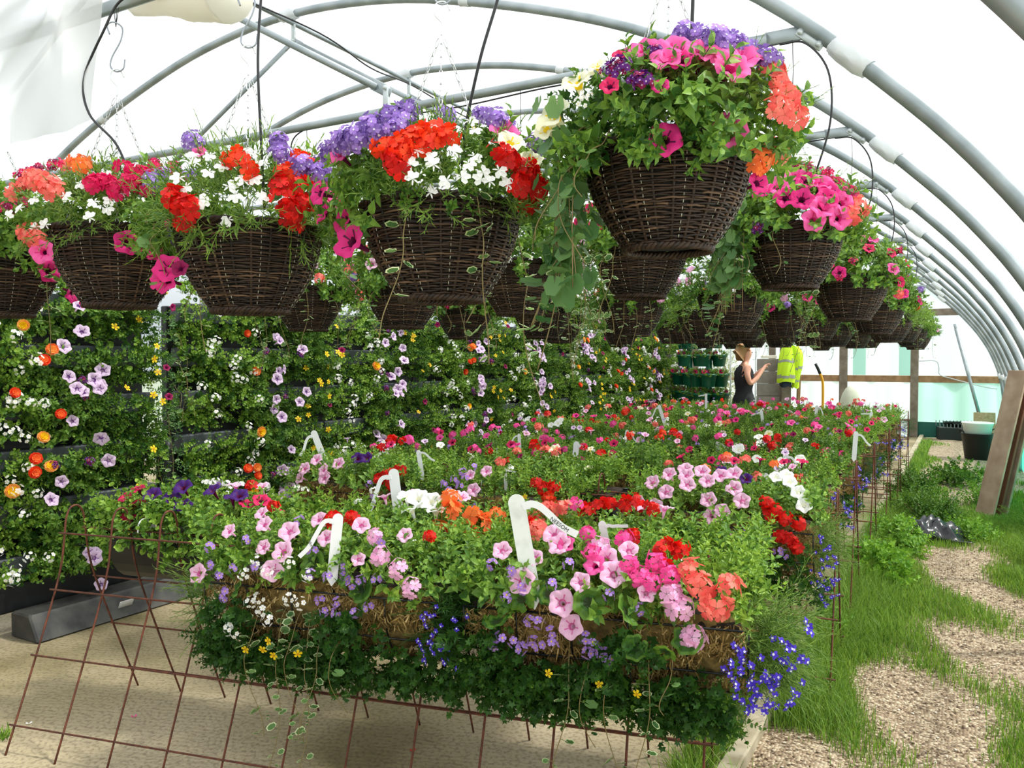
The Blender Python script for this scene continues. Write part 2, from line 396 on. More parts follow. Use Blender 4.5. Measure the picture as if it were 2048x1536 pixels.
T_ZONE = T_zonal()

def foliage(kind, P, D, S, rg, up=.35, jit=.55):
    """sprigs at P growing along D (jittered)"""
    mb = MB(); n = len(P)
    Y = norm(D + np.array([0, 0, up]) + rg.normal(0, jit, (n, 3))); Z = rg.normal(0, 1, (n, 3))
    pick = rg.integers(0, 3, n)
    for k in range(3):
        m = pick == k
        scatter(mb, SP[kind][k], P[m], Y[m], Z[m], S[m])
    return mb
def dome(n, rx, ry, rz, rg, zlo=-.25, shell=.75, zoff=0):
    """points through the outer shell of an ellipsoid (upper part and skirt)"""
    z = rg.uniform(zlo, 1, n) ; a = rg.uniform(0, 2 * PI, n); h = np.sqrt(np.maximum(0, 1 - np.clip(z, -.6, 1) ** 2))
    N = np.stack([h * np.cos(a), h * np.sin(a), z], 1); s = rg.uniform(shell, 1, n)[:, None] 
    return N * s * (rx, ry, rz) + (0, 0, zoff), norm(N / (rx, ry, rz))

# ------------------------------------------------------------ flowers
def petals5(mb, c, y, up, r, n=5, w=.95, mi=0, cupz=.15, notch=.0, phase=0):
    """flat flower of n petals around c, facing up"""
    V = np.array([[0, .04, 0], [-w * .34, .45, 0], [-w * .42, .8, cupz * .6], [-w * .14, 1.0, cupz], [w * .14, 1.0, cupz], [w * .42, .8, cupz * .6], [w * .34, .45, 0], [0, .94 - notch, cupz * .8]], float)
    F = np.array([[0, 7, 3], [0, 3, 2], [0, 2, 1], [0, 4, 7], [0, 5, 4], [0, 6, 5]])[:, ::-1]
    Rm = frames(np.array([y], float), np.array([up], float))[0]
    for i in range(n):
        a = phase + i * 2 * PI / n; ca, sa = math.cos(a), math.sin(a)
        Rz = np.array([[ca, -sa, 0], [sa, ca, 0], [0, 0, 1]])
        W = (V @ Rz.T + (0, 0, .004 * (i % 2))) * r
        mb.add(W @ Rm.T + c, F, mi)
def petunia_mesh(name, face, throat, r=.032, wave=.10, deep=.6, seed=0):
    mb = MB(); seg = 30; rg = np.random.default_rng(seed); a = np.arange(seg) * 2 * PI / seg
    ph = rg.uniform(0, 6)
    rings = [(.10, -1.5), (.13, -1.1), (.2, -.6), (.30, -.3), (.62, -.06), (.86, .02), (1.02, -.03 + .0)]
    V = []
    for k, (rr, z) in enumerate(rings):
        lob = 1 + (.09 * np.cos(5 * a) if k >= 4 else 0) * ((k - 3) / 3)
        zz = z + (wave * np.sin(5 * a + ph) * .5 + wave * .5 * np.sin(9 * a + ph)) * (max(0, k - 3) / 3) + (-.06 * np.cos(5 * a) if k >= 3 else 0)
        V.append(np.stack([rr * lob * np.cos(a) * r, rr * lob * np.sin(a) * r, zz * r * np.ones(seg)], 1))
    V = np.concatenate(V)
    F = lambda k: np.array([[k * seg + j, k * seg + (j + 1) % seg, (k + 1) * seg + (j + 1) % seg, (k + 1) * seg + j] for j in range(seg)])
    mb.add(V, np.concatenate([F(2)]), 1)
    F34 = F(3); m = (np.arange(seg) % 6 == 0)
    mb.F.append((F34[m], 1)); mb.F.append((F34[~m], 0)); mb.F.append((np.concatenate([F(4), F(5)]), 0)); mb.F.append((F(1), 2)); mb.F.append((F(0), 2))
    return mb.mesh(name, [M[face], M[throat], M[face] if face in ('white', 'cream', 'pinkpale', 'lilac') else M['throat']])
def cluster_mesh(name, mat, n=7, R=.035, r=.02, eye=None, seed=0, spike=1.0, np_=5, w=.95, eye_r=.22, notch=.06, flat=.55):
    mb = MB(); rg = np.random.default_rng(seed)
    for i in range(n):
        z = 1 - (i + .5) / n * .95 if n > 1 else 1; a = i * 2.4 + rg.uniform(-.3, .3); h = math.sqrt(1 - z * z) if n > 1 else 0
        d = np.array([h * math.cos(a), h * math.sin(a), z * spike]); c = d * R * (rg.uniform(.55, 1.2) if n > 12 else rg.uniform(.85, 1.05)) * (1, 1, flat if spike == 1 else 1)
        d = norm(d * (1, 1, 1 / spike) + rg.normal(0, .15, 3)); y = np.cross(d, rg.normal(0, 1, 3)); y /= np.linalg.norm(y)
        petals5(mb, c, y, d, r * rg.uniform(.75, 1.2), n=np_, w=w, notch=notch, cupz=rg.uniform(-.1, .15), mi=2 if (eye and n > 12 and i % 3 == 0) else 0)
        if eye:
            petals5(mb, c + d * r * .08, y, d, r * eye_r, n=4, mi=1, w=1.2)
    return mb.mesh(name, [M[mat]] + ([M[eye]] if eye else []) + ([M['mauve' if mat == 'lavender' else 'burgundy']] if n > 12 else []))
def lobelia_mesh(name, mat, eye, n=3, r=.011, R=.014, seed=0):
    mb = MB(); rg = np.random.default_rng(seed)
    for i in range(n):
        c = rg.normal(0, R, 3) if n > 1 else np.zeros(3); d = norm(np.array([0, 0, 1.]) + rg.normal(0, .3, 3)); y = norm(np.cross(d, np.array([1., .2, 0])) + rg.normal(0, .2, 3))
        V = np.array([[0, 0, 0], [-.32, .5, .05], [-.18, 1.05, -.12], [.18, 1.05, -.12], [.32, .5, .05]]); F = np.array([[0, 4, 3], [0, 3, 2], [0, 2, 1]])
        R_ = frames(np.array([y]), np.array([d]))[0]
        for k, (a, s, wd) in enumerate(((0, 1.1, 1.25), (1.0, 1, 1.25), (-1.0, 1, 1.25), (2.6, .75, .5), (-2.6, .75, .5))):
            ca, sa = math.cos(a), math.sin(a); W = (V * (wd, 1, 1)) @ np.array([[ca, -sa, 0], [sa, ca, 0], [0, 0, 1]]).T * s * r
            mb.add(W @ R_.T + c, F, 0)
        if eye: petals5(mb, c + d * r * .1, y, d, r * .3, n=4, mi=1, w=1.2)
    return mb.mesh(name, [M[mat]] + ([M[eye]] if eye else []))
def rose_mesh(name, outer, inner, r=.03):
    mb = MB()
    for k, (rr, cup, m) in enumerate(((1.0, .35, 0), (.85, .6, 0), (.62, .9, 1), (.4, 1.1, 1), (.22, 1.3, 1))):
        petals5(mb, np.array([0, 0, k * r * .10]), (0, 1, 0), (0, 0, 1), r * rr, n=5, w=1.3, mi=m, cupz=cup, phase=k * .63, notch=.02)
    return mb.mesh(name, [M[outer], M[inner]])
FL = {}
def reg(key, name, label, *meshes): FL[key] = (name, label, meshes)
def pet(key, face, throat, label, **k): reg(key, 'petunia_flower', label, *[petunia_mesh('petunia_' + key, face, throat, seed=i, wave=.10 + .05 * i, **k) for i in range(3)])
pet('magenta', 'magenta', 'throat', 'magenta petunia bloom', r=.037)
pet('hotpink', 'hotpink', 'magenta', 'hot pink petunia bloom', r=.039)
pet('crimson', 'crimson', 'throat', 'crimson petunia bloom', r=.030)
pet('burgundy', 'burgundy', 'throat', 'dark red petunia bloom', r=.022)
pet('purple', 'darkpurple', 'throat', 'dark purple petunia bloom', r=.036)
pet('palepink', 'pinkpale', 'pinkthroat', 'pale pink petunia bloom with darker throat', r=.032)
pet('lilac', 'lilac', 'lilacvein', 'pale lilac bloom with purple eye', r=.024)
pet('whitep', 'white', 'cream', 'white petunia bloom', r=.036)
pet('creamp', 'cream', 'yellow', 'cream petunia bloom with yellow throat', r=.036)
reg('redc', 'busy_lizzie_flower', 'cluster of red blooms', *[cluster_mesh('red_cluster', 'red', 6, .030, .024, seed=i) for i in range(2)])
reg('scarc', 'busy_lizzie_flower', 'cluster of scarlet blooms', *[cluster_mesh('scarlet_cluster', 'scarlet', 5, .028, .024, seed=i) for i in range(2)])
reg('coralc', 'geranium_flower', 'coral pink flower head', *[cluster_mesh('coral_cluster', 'coral', 7, .034, .022, seed=i) for i in range(2)])
reg('orangec', 'busy_lizzie_flower', 'cluster of orange blooms', *[cluster_mesh('orange_cluster', 'orange', 5, .03, .024, seed=i + 4) for i in range(2)])
reg('pinkc', 'busy_lizzie_flower', 'cluster of pink blooms', *[cluster_mesh('pink_cluster', 'hotpink', 6, .03, .022, seed=i + 2) for i in range(2)])
reg('palec', 'busy_lizzie_flower', 'cluster of pale pink blooms', *[cluster_mesh('pale_cluster', 'pinkpale', 6, .03, .022, seed=i + 2) for i in range(2)])
reg('roseC', 'geranium_flower', 'rose red flower head', *[cluster_mesh('rose_cluster', 'crimson', 7, .03, .02, seed=i + 6) for i in range(2)])
reg('violetv', 'verbena_flower', 'deep violet verbena head with pale eyes', *[cluster_mesh('violet_verbena', 'violet', 17, .024, .0085, eye='lilac', seed=i) for i in range(2)])
reg('lavn', 'nemesia_flower', 'lavender nemesia spike', *[cluster_mesh('lavender_nemesia', 'lavender', 24, .024, .0115, eye='white', seed=i, spike=1.5, eye_r=.20) for i in range(2)])
reg('winen', 'nemesia_flower', 'wine red nemesia spike', *[cluster_mesh('wine_nemesia', 'crimson', 18, .022, .009, eye='pinkpale', seed=i, spike=1.5) for i in range(1)])
reg('mauveb', 'bacopa_flower', 'mauve bacopa bloom', *[cluster_mesh('mauve_bacopa', 'mauve', 3, .016, .013, eye='yellow', seed=i, eye_r=.18) for i in range(3)])
reg('whiteb', 'bacopa_flower', 'cluster of tiny white blooms', *[cluster_mesh('white_bacopa', 'white', 6, .02, .0085, eye='yellow', seed=i, eye_r=.16) for i in range(3)])
reg('whitel', 'lobelia_flower', 'white lobelia bloom', *[lobelia_mesh('white_lobelia', 'white', None, 1, .016, seed=i) for i in range(2)])
reg('bluel', 'lobelia_flower', 'blue lobelia blooms with white eyes', *[lobelia_mesh('blue_lobelia', 'blue', 'white', 4, .010, .017, seed=i) for i in range(3)])
reg('yellowd', 'bidens_flower', 'yellow daisy-like bloom', *[cluster_mesh('yellow_bidens', 'yellow', 1, .01, .017, eye='gold', seed=i, w=.75, eye_r=.3) for i in range(2)])
reg('begonia', 'begonia_flower', 'double orange begonia bloom', rose_mesh('orange_begonia', 'orange', 'peach'))
reg('begoniay', 'begonia_flower', 'double yellow begonia bloom', rose_mesh('yellow_begonia', 'peach', 'yellow'))
reg('begoniar', 'begonia_flower', 'double red begonia bloom', rose_mesh('red_begonia', 'scarlet', 'orange', r=.026))
def flower(parent, key, loc, d, s=1.0):
    name, label, ms = FL[key]; me = ms[random.randrange(len(ms))]
    q = Vector(d).normalized().to_track_quat('Z', 'Y')
    o = bpy.data.objects.new(name, me); COL.objects.link(o); o.parent = parent; o.location = loc
    o.rotation_euler = (q.to_matrix() @ Matrix.Rotation(random.uniform(0, 6.28), 3, 'Z')).to_euler(); o.scale = (s, s, s)
    o['label'] = label
    return o

# ------------------------------------------------------------ setting: ground
def grid_mesh(name, x0, x1, y0, y1, nx, ny, z, mat, fz=None):
    X, Y = np.meshgrid(np.linspace(x0, x1, nx + 1), np.linspace(y0, y1, ny + 1)); Z = np.full_like(X, z) if fz is None else z + fz(X, Y)
    V = np.stack([X, Y, Z], -1).reshape(-1, 3); i = np.arange(ny)[:, None] * (nx + 1) + np.arange(nx)[None]
    F = np.stack([i, i + 1, i + nx + 2, i + nx + 1], -1).reshape(-1, 4)
    return MB().add(V, F).mesh(name, mat)
struct('floor', grid_mesh('floor', -10.7, -.76, -3, 17.6, 4, 8, 0, M['concrete']), 'brushed concrete slab floor of the tunnel')
kb = MB(); kb.add(*bevelbox(-.72, 7.2, .015, .075, 21.4, .07, .008)); struct('trim_1', kb.mesh('edging', M['kerb'], False), 'pale edging board between the concrete and the gravel path')
bumpy = lambda X, Y: .012 * np.sin(X * 9 + Y * 5) * np.sin(Y * 7 - X * 3)
struct('floor_path', grid_mesh('gravel_path', -.685, .75, -3, 17.6, 24, 260, 0, M['gravel'], bumpy), 'gravel path along the right side of the tunnel')
struct('ground_outside', grid_mesh('outside', -60, 60, -40, 90, 4, 4, -.03, M['outside']), 'open ground outside the tunnel')

# ------------------------------------------------------------ tunnel skin
HALF = [(.66, 0), (.65, .5), (.62, .9), (.57, 1.2), (.47, 1.5), (.34, 1.78), (.13, 2.1), (-.2, 2.48), (-.75, 2.98), (-1.4, 3.38), (-2.1, 3.72), (-3.0, 4.03), (-3.9, 4.25), (-4.9, 4.34)]
PROF = HALF + [(-9.8 - x, z) for x, z in HALF[-2::-1]]
PS = smooth([(x, 0, z) for x, z in PROF], 5)[:, [0, 2]]
PS[:, 1] = np.maximum(PS[:, 1], 0)
def z_at(x):
    h = PS[:len(PS) // 2 + 1]; return float(np.interp(-x, -h[::1, 0], h[:, 1])) if x > -4.9 else float(np.interp(-(-9.8 - x), -h[:, 0], h[:, 1]))
ctr = np.array([-4.9, 0.6])
def skin(off, y0, y1, ny):
    T = np.gradient(PS, axis=0); N = norm(np.stack([T[:, 1], -T[:, 0]], 1)); C = PS - ctr; N *= np.sign((N * C).sum(1, keepdims=True))
    Q = PS + N * off; ys = np.linspace(y0, y1, ny + 1); V = np.array([[q[0], y, q[1]] for y in ys for q in Q]); n = len(Q)
    i = np.arange(ny)[:, None] * n + np.arange(n - 1)[None]
    return V, np.stack([i, i + 1, i + n + 1, i + n], -1).reshape(-1, 4)
GY = 17.6
HY = [1.82 + 1.578 * k for k in range(11)]
mb = MB(); mb.add(*skin(.045, -5.2, GY + .05, 40)); struct('ceiling', mb.mesh('polythene_cover', M['film']), 'white polythene skin of the tunnel')
# green netting along the foot of the right side
V = []; 
for y in np.linspace(8.2, GY, 40): V += [(.70, y, 0), (.71, y, .45), (.69, y, .92)]
i = np.arange(39)[:, None] * 3 + np.arange(2)[None]
mb = MB(); mb.add(V, np.stack([i, i + 3, i + 4, i + 1], -1).reshape(-1, 4)); struct('wall_right', mb.mesh('side_net', M['film_right']), 'green sheet along the foot of the right side of the tunnel')

# ------------------------------------------------------------ hoops with crossbars
ORD = ['nearest', 'second', 'third', 'fourth', 'fifth', 'sixth', 'seventh', 'eighth', 'ninth', 'tenth', 'farthest']
mb = MB(); V3 = [(x, 0, z) for x, z in PS]; mb.add(*tube(V3, .032, 12)); ME_HOOP = mb.mesh('hoop_tube', M['steel'])
CZ = 2.80; CXR = -.62; CXL = -9.8 - CXR
mb = MB(); pts = [(CXL, 0, CZ), (CXL + .15, 0, CZ)] + [(x, 0, CZ) for x in np.linspace(CXL + .2, CXR - .2, 30)] + [(CXR - .1, 0, CZ)]
mb.add(*tube(pts, .022, 10)); mb.add(*bevelbox(CXR - .03, 0, CZ, .16, .012, .055, .004)); mb.add(*bevelbox(CXL + .03, 0, CZ, .16, .012, .055, .004)); ME_BAR = mb.mesh('crossbar_tube', M['steel'])
def flat_tube(a, b, r=.019):
    a = np.array(a, float); b = np.array(b, float); d = norm(b - a); m = MB(); m.add(*tube([a + d * .07, b - d * .07], r, 10))
    for p, s in ((a, 1), (b, -1)):
        q = p + d * s * .04; V, F = bevelbox(0, 0, 0, .14, .01, .048, .003); V = np.array(V); ang = math.atan2(d[2], d[0]); c, s_ = math.cos(ang), math.sin(ang)
        V = V @ np.array([[c, 0, s_], [0, 1, 0], [-s_, 0, c]]); m.add(V + q, F)
    return m
APEX = (-4.85, 0, 4.12); FT = (-2.66, 0, 2.90)
ME_BR = [flat_tube(APEX, FT).mesh('brace_tube', M['steel']), flat_tube(APEX, (-7.1, 0, 2.90)).mesh('brace_tube', M['steel'])]
def strap(a, b):
    a = np.array(a, float); b = np.array(b, float); d = b - a; L = np.linalg.norm(d); V, F = bevelbox(0, 0, 0, L + .03, .02, .036, .003); V = np.array(V)
    ang = math.atan2(d[2], d[0]); c, s_ = math.cos(ang), math.sin(ang); m = MB(); m.add(V @ np.array([[c, 0, s_], [0, 1, 0], [-s_, 0, c]]) + (a + b) / 2, F)
    for p in (a, b): m.add(*tube([p + (0, -.02, 0), p + (0, .02, 0)], .012, 8))
    return m
sb = (CXR + .03, .0, CZ); st = (-.52, 0, z_at(-.52) - .05)
ME_STR = [strap(sb, st).mesh('strap', M['strap']), strap((-9.8 - sb[0], 0, CZ), (-9.8 - st[0], 0, st[2])).mesh('strap', M['strap']), strap((FT[0], 0, 2.82), (FT[0], 0, 2.92)).mesh('strap', M['strap']), strap((APEX[0], 0, 4.12), (APEX[0], 0, 4.30)).mesh('strap', M['strap'])]
def wrap(x, ln=.1, r=.036, seed=0):
    rg = np.random.default_rng(seed); k = int(np.argmin(abs(PS[:, 0] - x) + (PS[:, 1] < 1.7) * 5 if x > -9 else abs(PS[:, 0] - x)))
    p = PS[k]; t = norm(PS[min(k + 1, len(PS) - 1)] - PS[max(k - 1, 0)]); P = [(p[0] + t[0] * s, 0, p[1] + t[1] * s) for s in np.linspace(-ln / 2, ln / 2, 5)]
    return tube(P, [r * rg.uniform(.97, 1.08) for _ in P], 14)
def clump(x, seed):
    """crumpled white tape round the bracket"""
    rg = np.random.default_rng(seed); V, F = wrap(x, .17, .045, seed); return V + rg.normal(0, .004, V.shape), F
ME_TAPE = [];
for x, kk in ((-.45, 1), (-4.85, 1), (-3.2, 0), (-9.3, 1), (-7.3, 0), (.6, 2)):
    m = MB()
    if kk == 2:
        m.add(*tube([(.55, 0, 1.25), (.575, 0, 1.16)], .037, 14))
    else: m.add(*(clump(x, 3) if kk else wrap(x, .08)))
    ME_TAPE.append(m.mesh('tape_wrap', M['tape']))
for k, y in enumerate(HY):
    nm = ORD[k]
    t = thing('tunnel_hoop', f'galvanised steel tunnel hoop, {nm} one counting from the camera' + (', against the end wall' if k == 10 else ''), 'tunnel frame', (0, y, 0), 0, 'tunnel hoops')
    if k == 10: t.location.y = GY - .06
    obj('arch_tube', ME_HOOP, t)
    if k < 10:
        obj('crossbar', ME_BAR, t, (0, 0, -.06 if k == 0 else 0))
        for m in ME_BR: obj('brace', m, t)
        for m in ME_STR: obj('bracket', m, t)
    for m in ME_TAPE: obj('tape_wrap', m, t, label='white tape wrapped round the tube')
mb = MB(); mb.add(*tube([(-4.85, y, 4.26) for y in (-.5, 5, 11, GY)], .019, 10)); tag(obj('ridge_tube', mb.mesh('ridge', M['steel'])), 'long grey ridge tube running under the tops of the hoops', 'tube')
mb = MB(); mb.add(*tube([(.60, y, 1.12) for y in (-.5, 5, 11, GY)], .014, 8)); tag(obj('side_rail', mb.mesh('siderail', M['strap'])), 'thin side rail joining the hoops along the right wall', 'rail')
def cable(name, pts, r, label, cat='cable', mat='hose', group=None):
    mb = MB(); mb.add(*tube(smooth(pts, 8), r, 7)); return tag(obj(name, mb.mesh(name, M[mat])), label, cat, group)
cable('ridge_cable', [(-4.83, 4.0, 4.22), (-4.78, 5.2, 4.25), (-4.8, 5.9, 4.18), (-4.84, 6.6, 4.23), (-4.77, 7.4, 4.14), (-4.82, 8.3, 4.2), (-4.75, 9.6, 4.1), (-4.8, 11, 4.2)], .007, 'dark cable looped along the ridge tube')

# ------------------------------------------------------------ gable wall
def sheet(x0, x1, z0, z1, y, nx=24, nz=6, rip=.015, f=9, diag=0.0):
    X, Z = np.meshgrid(np.linspace(x0, x1, nx + 1), np.linspace(z0, z1, nz + 1)); Y = y + rip * np.sin(X * f + Z * diag) + rip * .5 * np.sin(X * f * 2.3 + 1 + Z * diag)
    V = np.stack([X, Y, Z], -1).reshape(-1, 3); i = np.arange(nz)[:, None] * (nx + 1) + np.arange(nx)[None]
    return V, np.stack([i, i + 1, i + nx + 2, i + nx + 1], -1).reshape(-1, 4)
mb = MB(); P0 = [(x, GY + .03, z) for x, z in PS if z > 1.12]; n = len(P0); V = []
for t_ in np.linspace(0, 1, 10):
    for (x, y, z) in P0: V.append((x, GY + .03 + .01 * math.sin(x * 14 + z * 9), 1.12 + (z - 1.12) * t_))
i = np.arange(9)[:, None] * n + np.arange(n - 1)[None]; mb.add(V, np.stack([i, i + 1, i + n + 1, i + n], -1).reshape(-1, 4))
struct('wall_back', mb.mesh('gable_sheet', M['film_gable']), 'white polythene over the end wall')
mb = MB(); mb.add(*sheet(-10.4, -.9, .0, 1.14, GY + .02, 90, 6)); struct('wall_back_lower', mb.mesh('gable_lower', M['film_gable']), 'white polythene on the lower part of the end wall')
mb = MB(); mb.add(*sheet(-.9, .62, .28, 1.14, GY + .0, 20, 6, .02, 7)); struct('wall_back_teal', mb.mesh('gable_teal', M['film_teal']), 'pale teal sheet on the lower right of the end wall')
mb = MB(); mb.add(*sheet(-.95, .62, .0, .30, GY - .04, 20, 3, .012, 7)); struct('wall_back_green', mb.mesh('gable_green', M['film_green']), 'dark green sheet along the foot of the end wall')
mb = MB()
for x0, x1 in ((-1.98, -1.74), (-1.14, -.9)): mb.add(*sheet(x0, x1, 1.2, 2.3, GY - .01, 4, 3, .004))
struct('window_1', mb.mesh('green_strips', M['film_strip']), 'green tinted strips in the end wall')
for i_, (x, w) in enumerate(((-.86, .14), (-2.15, .15), (-3.55, .13), (-5.2, .13))):
    b = MB(); b.add(*bevelbox(x, GY - .06, 1.25, w, .09, 2.5)); struct(f'trim_{i_ + 2}', b.mesh('gable_post', M['timber'], False), 'upright timber post of the end wall')
b = MB(); b.add(*bevelbox(-4.8, GY - .02, 2.42, 9.9, .07, .13)); struct('trim_6', b.mesh('gable_beam', M['timber'], False), 'timber beam across the end wall')
b = MB(); b.add(*bevelbox(-5.0, GY - .03, 1.13, 11.2, .07, .13)); struct('trim_7', b.mesh('gable_rail', M['rail'], False), 'timber rail at waist height across the end wall')
b = flat_tube((-.18, 0, 2.15), (.30, -.35, .25), .03); tag(obj('corner_prop', b.mesh('prop', M['steel']), None, (0, GY - .2, 0)), 'slanting grey steel prop against the end wall, right corner', 'prop')
cable('bent_wire', [(-.78, GY - .12, 1.48), (-.5, GY - .14, 1.48), (-.44, GY - .14, 1.36), (-.42, GY - .14, 1.22), (-.2, GY - .14, 1.14), (.3, GY - .14, 1.0), (.52, GY - .12, .96)], .009, 'thin bent wire strung across the teal corner of the end wall', 'wire', 'strap')

# ------------------------------------------------------------ hanging baskets
RB, RBB, HB = .205, .105, .235            # rim radius, base radius, height
def bowl_r(z):                            # z: 0 rim .. -HB base
    t = -z / HB; return RB * (1 - t) + RBB * t + .022 * math.sin(PI * t)
def wicker_mesh():
    mb = MB(); rg = np.random.default_rng(2); seg = 96; a = np.arange(seg) * 2 * PI / seg
    rows = 42
    for k in range(rows):
        z = -HB * (k + .5) / rows; r0 = bowl_r(z); rr = r0 + .0036 * np.cos(12 * a + PI * (k % 2)) + rg.normal(0, .0008, seg)
        zz = z + .0016 * np.sin(5 * a + rg.uniform(0, 6)) + rg.normal(0, .0006, seg)
        cuts = sorted(rg.integers(0, seg, 3)); 
        for c in range(3):
            s0, s1 = cuts[c], cuts[(c + 1) % 3] + (seg if c == 2 else 0)
            if s1 - s0 < 3: continue
            ii = np.arange(s0, s1 + 2) % seg; P = np.stack([rr[ii] * np.cos(a[ii]), rr[ii] * np.sin(a[ii]), zz[ii]], 1)
            mb.add(*tube(P, rg.uniform(.0026, .0034), 5))
    for k in range(24):
        b = k * 2 * PI / 24; P = [(bowl_r(z) * math.cos(b) * 1.0, bowl_r(z) * math.sin(b), z) for z in np.linspace(.005, -HB, 8)]; mb.add(*tube(P, .004, 5))
    for s in (0, 1):                       # plaited rim and foot rings
        for ph in range(3):
            P = [((bowl_r(-HB * s) + .006 * math.cos(18 * b + ph * 2.1)) * math.cos(b), (bowl_r(-HB * s) + .006 * math.cos(18 * b + ph * 2.1)) * math.sin(b), -HB * s + .006 * math.sin(18 * b + ph * 2.1)) for b in a]
            mb.add(*tube(P, .0055, 5, closed=True))
    for k in range(12):                    # pale liner stitches showing through the weave
        b = k * 2 * PI / 12 + .13
        for z in np.arange(-.012, -HB + .01, -.0145):
            r1 = bowl_r(z) + .0078; r2 = bowl_r(z - .006) + .0078
            mb.add(*tube([(r1 * math.cos(b), r1 * math.sin(b), z), (r2 * math.cos(b), r2 * math.sin(b), z - .0065)], .0009, 4), 1)
    return mb.mesh('wicker_bowl', [M['wicker'], M['sack']])
ME_WICK = wicker_mesh()
mb = MB(); mb.add(*lathe([(0.001, -HB + .01), (RBB - .01, -HB + .01)] + [(bowl_r(z) - .008, z) for z in np.linspace(-HB + .012, 0, 8)], 40, close_bot=False)); ME_LINER = mb.mesh('liner', M['liner'])
mb = MB(); mb.add(*lathe([(.19, -.02), (.12, .015), (.001, .03)], 28, close_bot=False)); ME_SOIL = mb.mesh('soil', M['soil'])
def chain_mesh(L, name='chain'):
    mb = MB(); n = int(L / .022)
    for k in range(n):
        z = (k + .5) * .022; a = np.linspace(0, 2 * PI, 9)[:-1]; P = np.stack([.0045 * np.cos(a), 0 * a, .0135 * np.sin(a)], 1)
        if k % 2: P = P[:, [1, 0, 2]]
        mb.add(*tube(P + (0, 0, z), .0013, 4, closed=True))
    return mb.mesh(name, M['chain'])
CH = .46
ME_CHAIN = chain_mesh(math.hypot(CH, RB))
mb = MB(); P = smooth([(0, 0, -.02), (.002, 0, .01), (-.018, 0, .035), (-.012, 0, .062), (.010, 0, .066), (.022, 0, .045)], 6); mb.add(*tube(P, .0022, 6)); ME_CHOOK = mb.mesh('top_hook', M['hook'])
def s_hook_mesh(L=.17):
    P = smooth([(-.022, 0, L * .93 - .03), (-.03, 0, L * .93), (-.008, 0, L), (.022, 0, L * .88), (.016, 0, L * .62), (-.014, 0, L * .3), (-.020, 0, L * .1), (.0, 0, 0), (.024, 0, L * .06), (.030, 0, L * .24)], 6)
    mb = MB(); mb.add(*tube(P, .0028, 6)); return mb.mesh('s_hook', M['hook_grey'])
ME_SH = s_hook_mesh()
def vine_mesh(L, seed, leaf=.036, dense=1.0, sway=.05, variegated=False):
    rg = np.random.default_rng(seed); n = 9
    P = np.array([(sway * math.sin(i * .5 + seed) * i / n + .03 * min(i, 3), sway * math.cos(i * .7 + seed) * i / n * .6, .02 * (i == 1) - L * (i / (n - 1)) ** 1.1) for i in range(n)])
    C = smooth(P, 5); mb = MB(); mb.add(*tube(C, .0014, 4), 2)
    m = int(L / .028 * dense)
    idx = np.sort(rg.choice(np.arange(1, len(C)), m, replace=True)); Q = C[idx]
    d = norm(np.stack([rg.normal(0, 1, m), rg.normal(0, 1, m), rg.uniform(-.6, .3, m)], 1)); Z = norm(np.stack([d[:, 0] * .9, d[:, 1] * .9, np.full(m, .7)], 1) + rg.normal(0, .25, (m, 3)))
    for j in range(m): mb.add(*tube([Q[j], Q[j] + d[j] * .008, Q[j] + d[j] * .014], .0008, 3, caps=False), 2)
    S = leaf * rg.uniform(.55, 1.1, m) * np.where(idx > len(C) * .8, .6, 1)
    scatter(mb, T_IVYV if variegated else T_IVY, Q + d * .014, d, Z, S)
    return mb.mesh('trailing_vine', [M['leaf_ivy'], M['leaf_rim'], M['stem']])
VINES = [vine_mesh(L, i, variegated=v) for i, (L, v) in enumerate(((.30, 0), (.42, 1), (.22, 0), (.55, 1), (.36, 1), (.16, 0)))]
VINES_FAR = [vine_mesh(L, i + 20, leaf=.030, variegated=v) for i, (L, v) in enumerate(((.28, 0), (.40, 1), (.18, 0)))]
BIGIVY = [vine_mesh(L, 40 + i, leaf=.052, dense=.9, sway=.06) for i, L in enumerate((.30, .44, .24))]

def sector(P, D, S, a0, a1):
    """keep the points whose azimuth lies in a0..a1 degrees (0 = towards -Y, + = towards +X)"""
    az = np.degrees(np.arctan2(P[:, 0], -P[:, 1])); m = (az >= a0) & (az <= a1); return P[m], D[m], S[m]
def basket_foliage(kinds, seed, R=.27, H=.17, n=330):
    """kinds: list of (sprig kind, az0, az1, density, size, material); one mesh per kind"""
    out = []; rg = np.random.default_rng(seed)
    for kind, a0, a1, dens, size, mat in kinds:
        P, D = dome(int(n * dens), R, R, H, rg, zlo=-.42, shell=.55, zoff=.02)
        S = size * rg.uniform(.75, 1.2, len(P)); P, D, S = sector(P, D, S, a0, a1)
        rr = np.hypot(P[:, 0], P[:, 1]); low = (P[:, 2] < .0) & (rr < RB + .015)
        P[low, :2] *= ((RB + .02) / np.maximum(rr[low], .05))[:, None]
        if len(P): out.append((kind, foliage(kind, P, D, S, rg, up=.25).mesh(kind + '_foliage', M[mat])))
    return out
FNAME = {'petunia': 'petunia_foliage', 'lobelia': 'lobelia_foliage', 'bacopa': 'bacopa_foliage', 'pointed': 'leafy_foliage', 'feather': 'feathery_foliage', 'cut': 'cut_leaf_foliage'}
def az_el(az, el, R, H):
    a = math.radians(az); h = math.sqrt(max(0, 1 - min(1, max(el, -.3)) ** 2)) if el > 0 else 1.0
    return (h * R * math.sin(a), -h * R * math.cos(a), (el * H if el > 0 else el * H * 1.6) + .02), (h * math.sin(a), -h * math.cos(a), el + .25)
